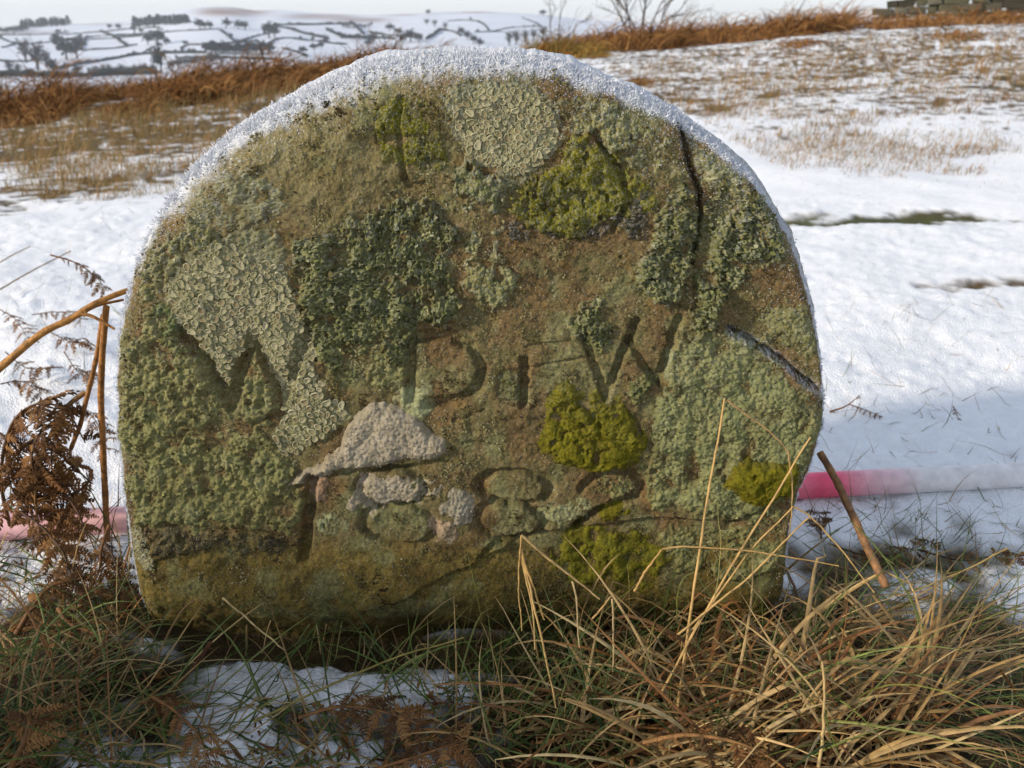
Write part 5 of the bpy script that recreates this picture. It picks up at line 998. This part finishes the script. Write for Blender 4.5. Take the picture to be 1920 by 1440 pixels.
bank([(1740, 68), (1800, 60), (1850, 62), (1830, 78), (1760, 80)], 300, 0.20, 'bracken patch in the upper right field', BR, 12)
bank([(1460, 84), (1520, 74), (1540, 80), (1500, 92), (1465, 92)], 260, 0.15, 'bracken patch in the field under the long strip', BR, 13)

# ================================================================== BARE BUSHES ON THE CREST AND RUINED WALL
def bush(px, py, r, hgt, spread, stems, label, seed, lv=3):
    q = np.random.default_rng(seed); d = raydir(px, 80.0); a = math.atan2(d[0], d[1]); x, y = r * math.sin(a), r * math.cos(a); z = float(ground_z(x, y)) - 0.1
    root = empty('bare_bush', (x, y, z), label, 'bush', 'bare winter bushes on the crest'); col = lin((92, 80, 70), 0.7)
    def grow(acc, p, dr, L, rad_, lev):
        k = 5; P = [p]; v = dr
        for i in range(k): v = nrm(v + q.normal(size=3) * 0.12 + np.array([0, 0, 0.03])); P.append(P[-1] + v * L / k)
        P = np.array(P); tube(acc, P, np.linspace(rad_, rad_ * 0.5, k + 1), col * (0.8 + 0.4 * q.random()), 4, False)
        if lev > 0:
            for i in range(3 + int(q.integers(0, 2))):
                j = int(q.integers(2, k + 1)); grow(acc, P[j], nrm(v + q.normal(size=3) * 0.45), L * (0.45 + 0.25 * q.random()), rad_ * 0.5, lev - 1)
    for s in range(stems):
        an = q.random() * 6.28; t = (s + 0.5) / stems * 2 - 1; acc = Acc(); base = np.array([t * spread * 0.25, q.normal() * 0.08, 0.0])
        grow(acc, base, nrm(np.array([t * spread * 0.8, q.normal() * 0.25, 1.0])), hgt * (0.6 + 0.2 * q.random()), hgt * 0.013, lv); acc.build('branch', M_bark, root, loc=(0, 0, 0))
bush(1203, 45, 27.5, 2.1, 0.85, 8, 'large bare many-stemmed bush standing up from the bracken crest', 3)
bush(1046, 62, 25.0, 1.35, 0.6, 3, 'small bare sapling at the left end of the bracken crest', 5, 3)
bush(1262, 45, 28.5, 0.8, 0.7, 3, 'low thin twigs right of the large bare bush', 8, 2)
def wall():
    q = np.random.default_rng(12); a0 = math.atan2(*raydir(1640.0, 40.0)[:2]); a1 = math.atan2(*raydir(2050.0, 40.0)[:2]); rr = 33.5
    p0 = np.array([rr * math.sin(a0), rr * math.cos(a0)]); p1 = np.array([rr * 1.02 * math.sin(a1), rr * 1.02 * math.cos(a1)]); L = np.linalg.norm(p1 - p0); d = (p1 - p0) / L; nrm2 = np.array([-d[1], d[0]])
    root = empty('ruined_wall', (p0[0], p0[1], 0), 'tumbled dry-stone wall on the skyline at the top right', 'stone wall')
    box = np.array([[-1, -1, -1], [1, -1, -1], [1, 1, -1], [-1, 1, -1], [-1, -1, 1], [1, -1, 1], [1, 1, 1], [-1, 1, 1]], float); Fb = np.array([[0, 3, 2, 1], [4, 5, 6, 7], [0, 1, 5, 4], [1, 2, 6, 5], [2, 3, 7, 6], [3, 0, 4, 7]])
    def blockmesh(sd):
        import bmesh
        r = np.random.default_rng(sd); bm = bmesh.new(); vs_ = [bm.verts.new(b * 0.5 + r.normal(size=3) * 0.055) for b in box]
        for f in Fb: bm.faces.new([vs_[i] for i in f])
        bmesh.ops.bevel(bm, geom=bm.edges[:], offset=0.07, segments=1, affect='EDGES'); me = bpy.data.meshes.new('stone'); bm.to_mesh(me); bm.free()
        c = np.array([lin((92, 88, 74), 0.7), lin((110, 106, 92), 0.7), lin((70, 66, 56), 0.7), lin((98, 96, 76), 0.7)][sd % 4]); at = me.attributes.new('Col', 'FLOAT_COLOR', 'POINT'); at.data.foreach_set('color', np.tile(np.append(c, 1), len(me.vertices)).astype(np.float32)); me.materials.append(M_wall); return me
    BM = [blockmesh(s) for s in range(8)]; zc_ = 0.0
    for course in range(6):
        s = -0.15 + course * 0.02 + q.random() * 0.2; h = 0.17 + 0.06 * q.random()
        while s < L:
            w = 0.28 + 0.5 * q.random()
            top = (s < 0.7 and course > 2 + s * 3)
            if not top:
                x, y = p0 + d * (s + w / 2) + nrm2 * q.normal() * 0.03; o = bpy.data.objects.new('stone', BM[int(q.integers(0, 8))]); C.objects.link(o); o.parent = root
                o.location = (x - p0[0], y - p0[1], float(zbig(x, y)) - 0.06 + zc_ + h / 2); o.scale = (w * 0.98, 0.42 + 0.1 * q.random(), h * 0.98); o.rotation_euler = (q.normal() * 0.04, q.normal() * 0.05, math.atan2(d[1], d[0]) + q.normal() * 0.06)
            s += w
        zc_ += h
wall()

# unseen bracken clump added at front left to shade the snow and stone's foot
def shade_clump():
    acc = Acc(); n = 1100; q = np.random.default_rng(77); e = -0.03 + np.clip(q.normal(size=n), -1.6, 1.6) * 0.06; f = q.normal(size=n) * 0.03; x = -0.717 - 0.41 * e + 0.91 * f; y = 0.18 + 0.91 * e + 0.41 * f
    blades(acc, x, y, U(n, 0.24, 0.38), U(n, 0.004, 0.012), q.random(n) * 6.28, U(n, 1.35, 1.57), U(n, 0.0, 0.35), pick(RUSTS, n), 7)
    tag(acc.build('added_shade_clump', M_brack), 'upright clump of dead bracken added out of view at the front left to cast shade', 'bracken')
shade_clump()

# ================================================================== AIR
def haze():
    V = np.array([(-3200, -400, -140), (3200, -400, -140), (3200, 2800, -140), (-3200, 2800, -140), (-3200, -400, 62), (3200, -400, 62), (3200, 2800, 62), (-3200, 2800, 62)], float)
    F = np.array([[0, 3, 2, 1], [4, 5, 6, 7], [0, 1, 5, 4], [1, 2, 6, 5], [2, 3, 7, 6], [3, 0, 4, 7]])
    m = bpy.data.materials.new('haze'); m.use_nodes = True; nt = m.node_tree; nt.nodes.remove(nt.nodes['Principled BSDF'])
    v = nt.nodes.new('ShaderNodeVolumePrincipled'); v.inputs['Color'].default_value = (0.80, 0.89, 1.0, 1); v.inputs['Density'].default_value = 0.0002; v.inputs['Anisotropy'].default_value = 0.2
    nt.links.new(v.outputs[0], nt.nodes['Material Output'].inputs['Volume'])
    tag(obj('haze', mesh('haze', V, F, m, smooth=False)), kind='stuff')
haze()
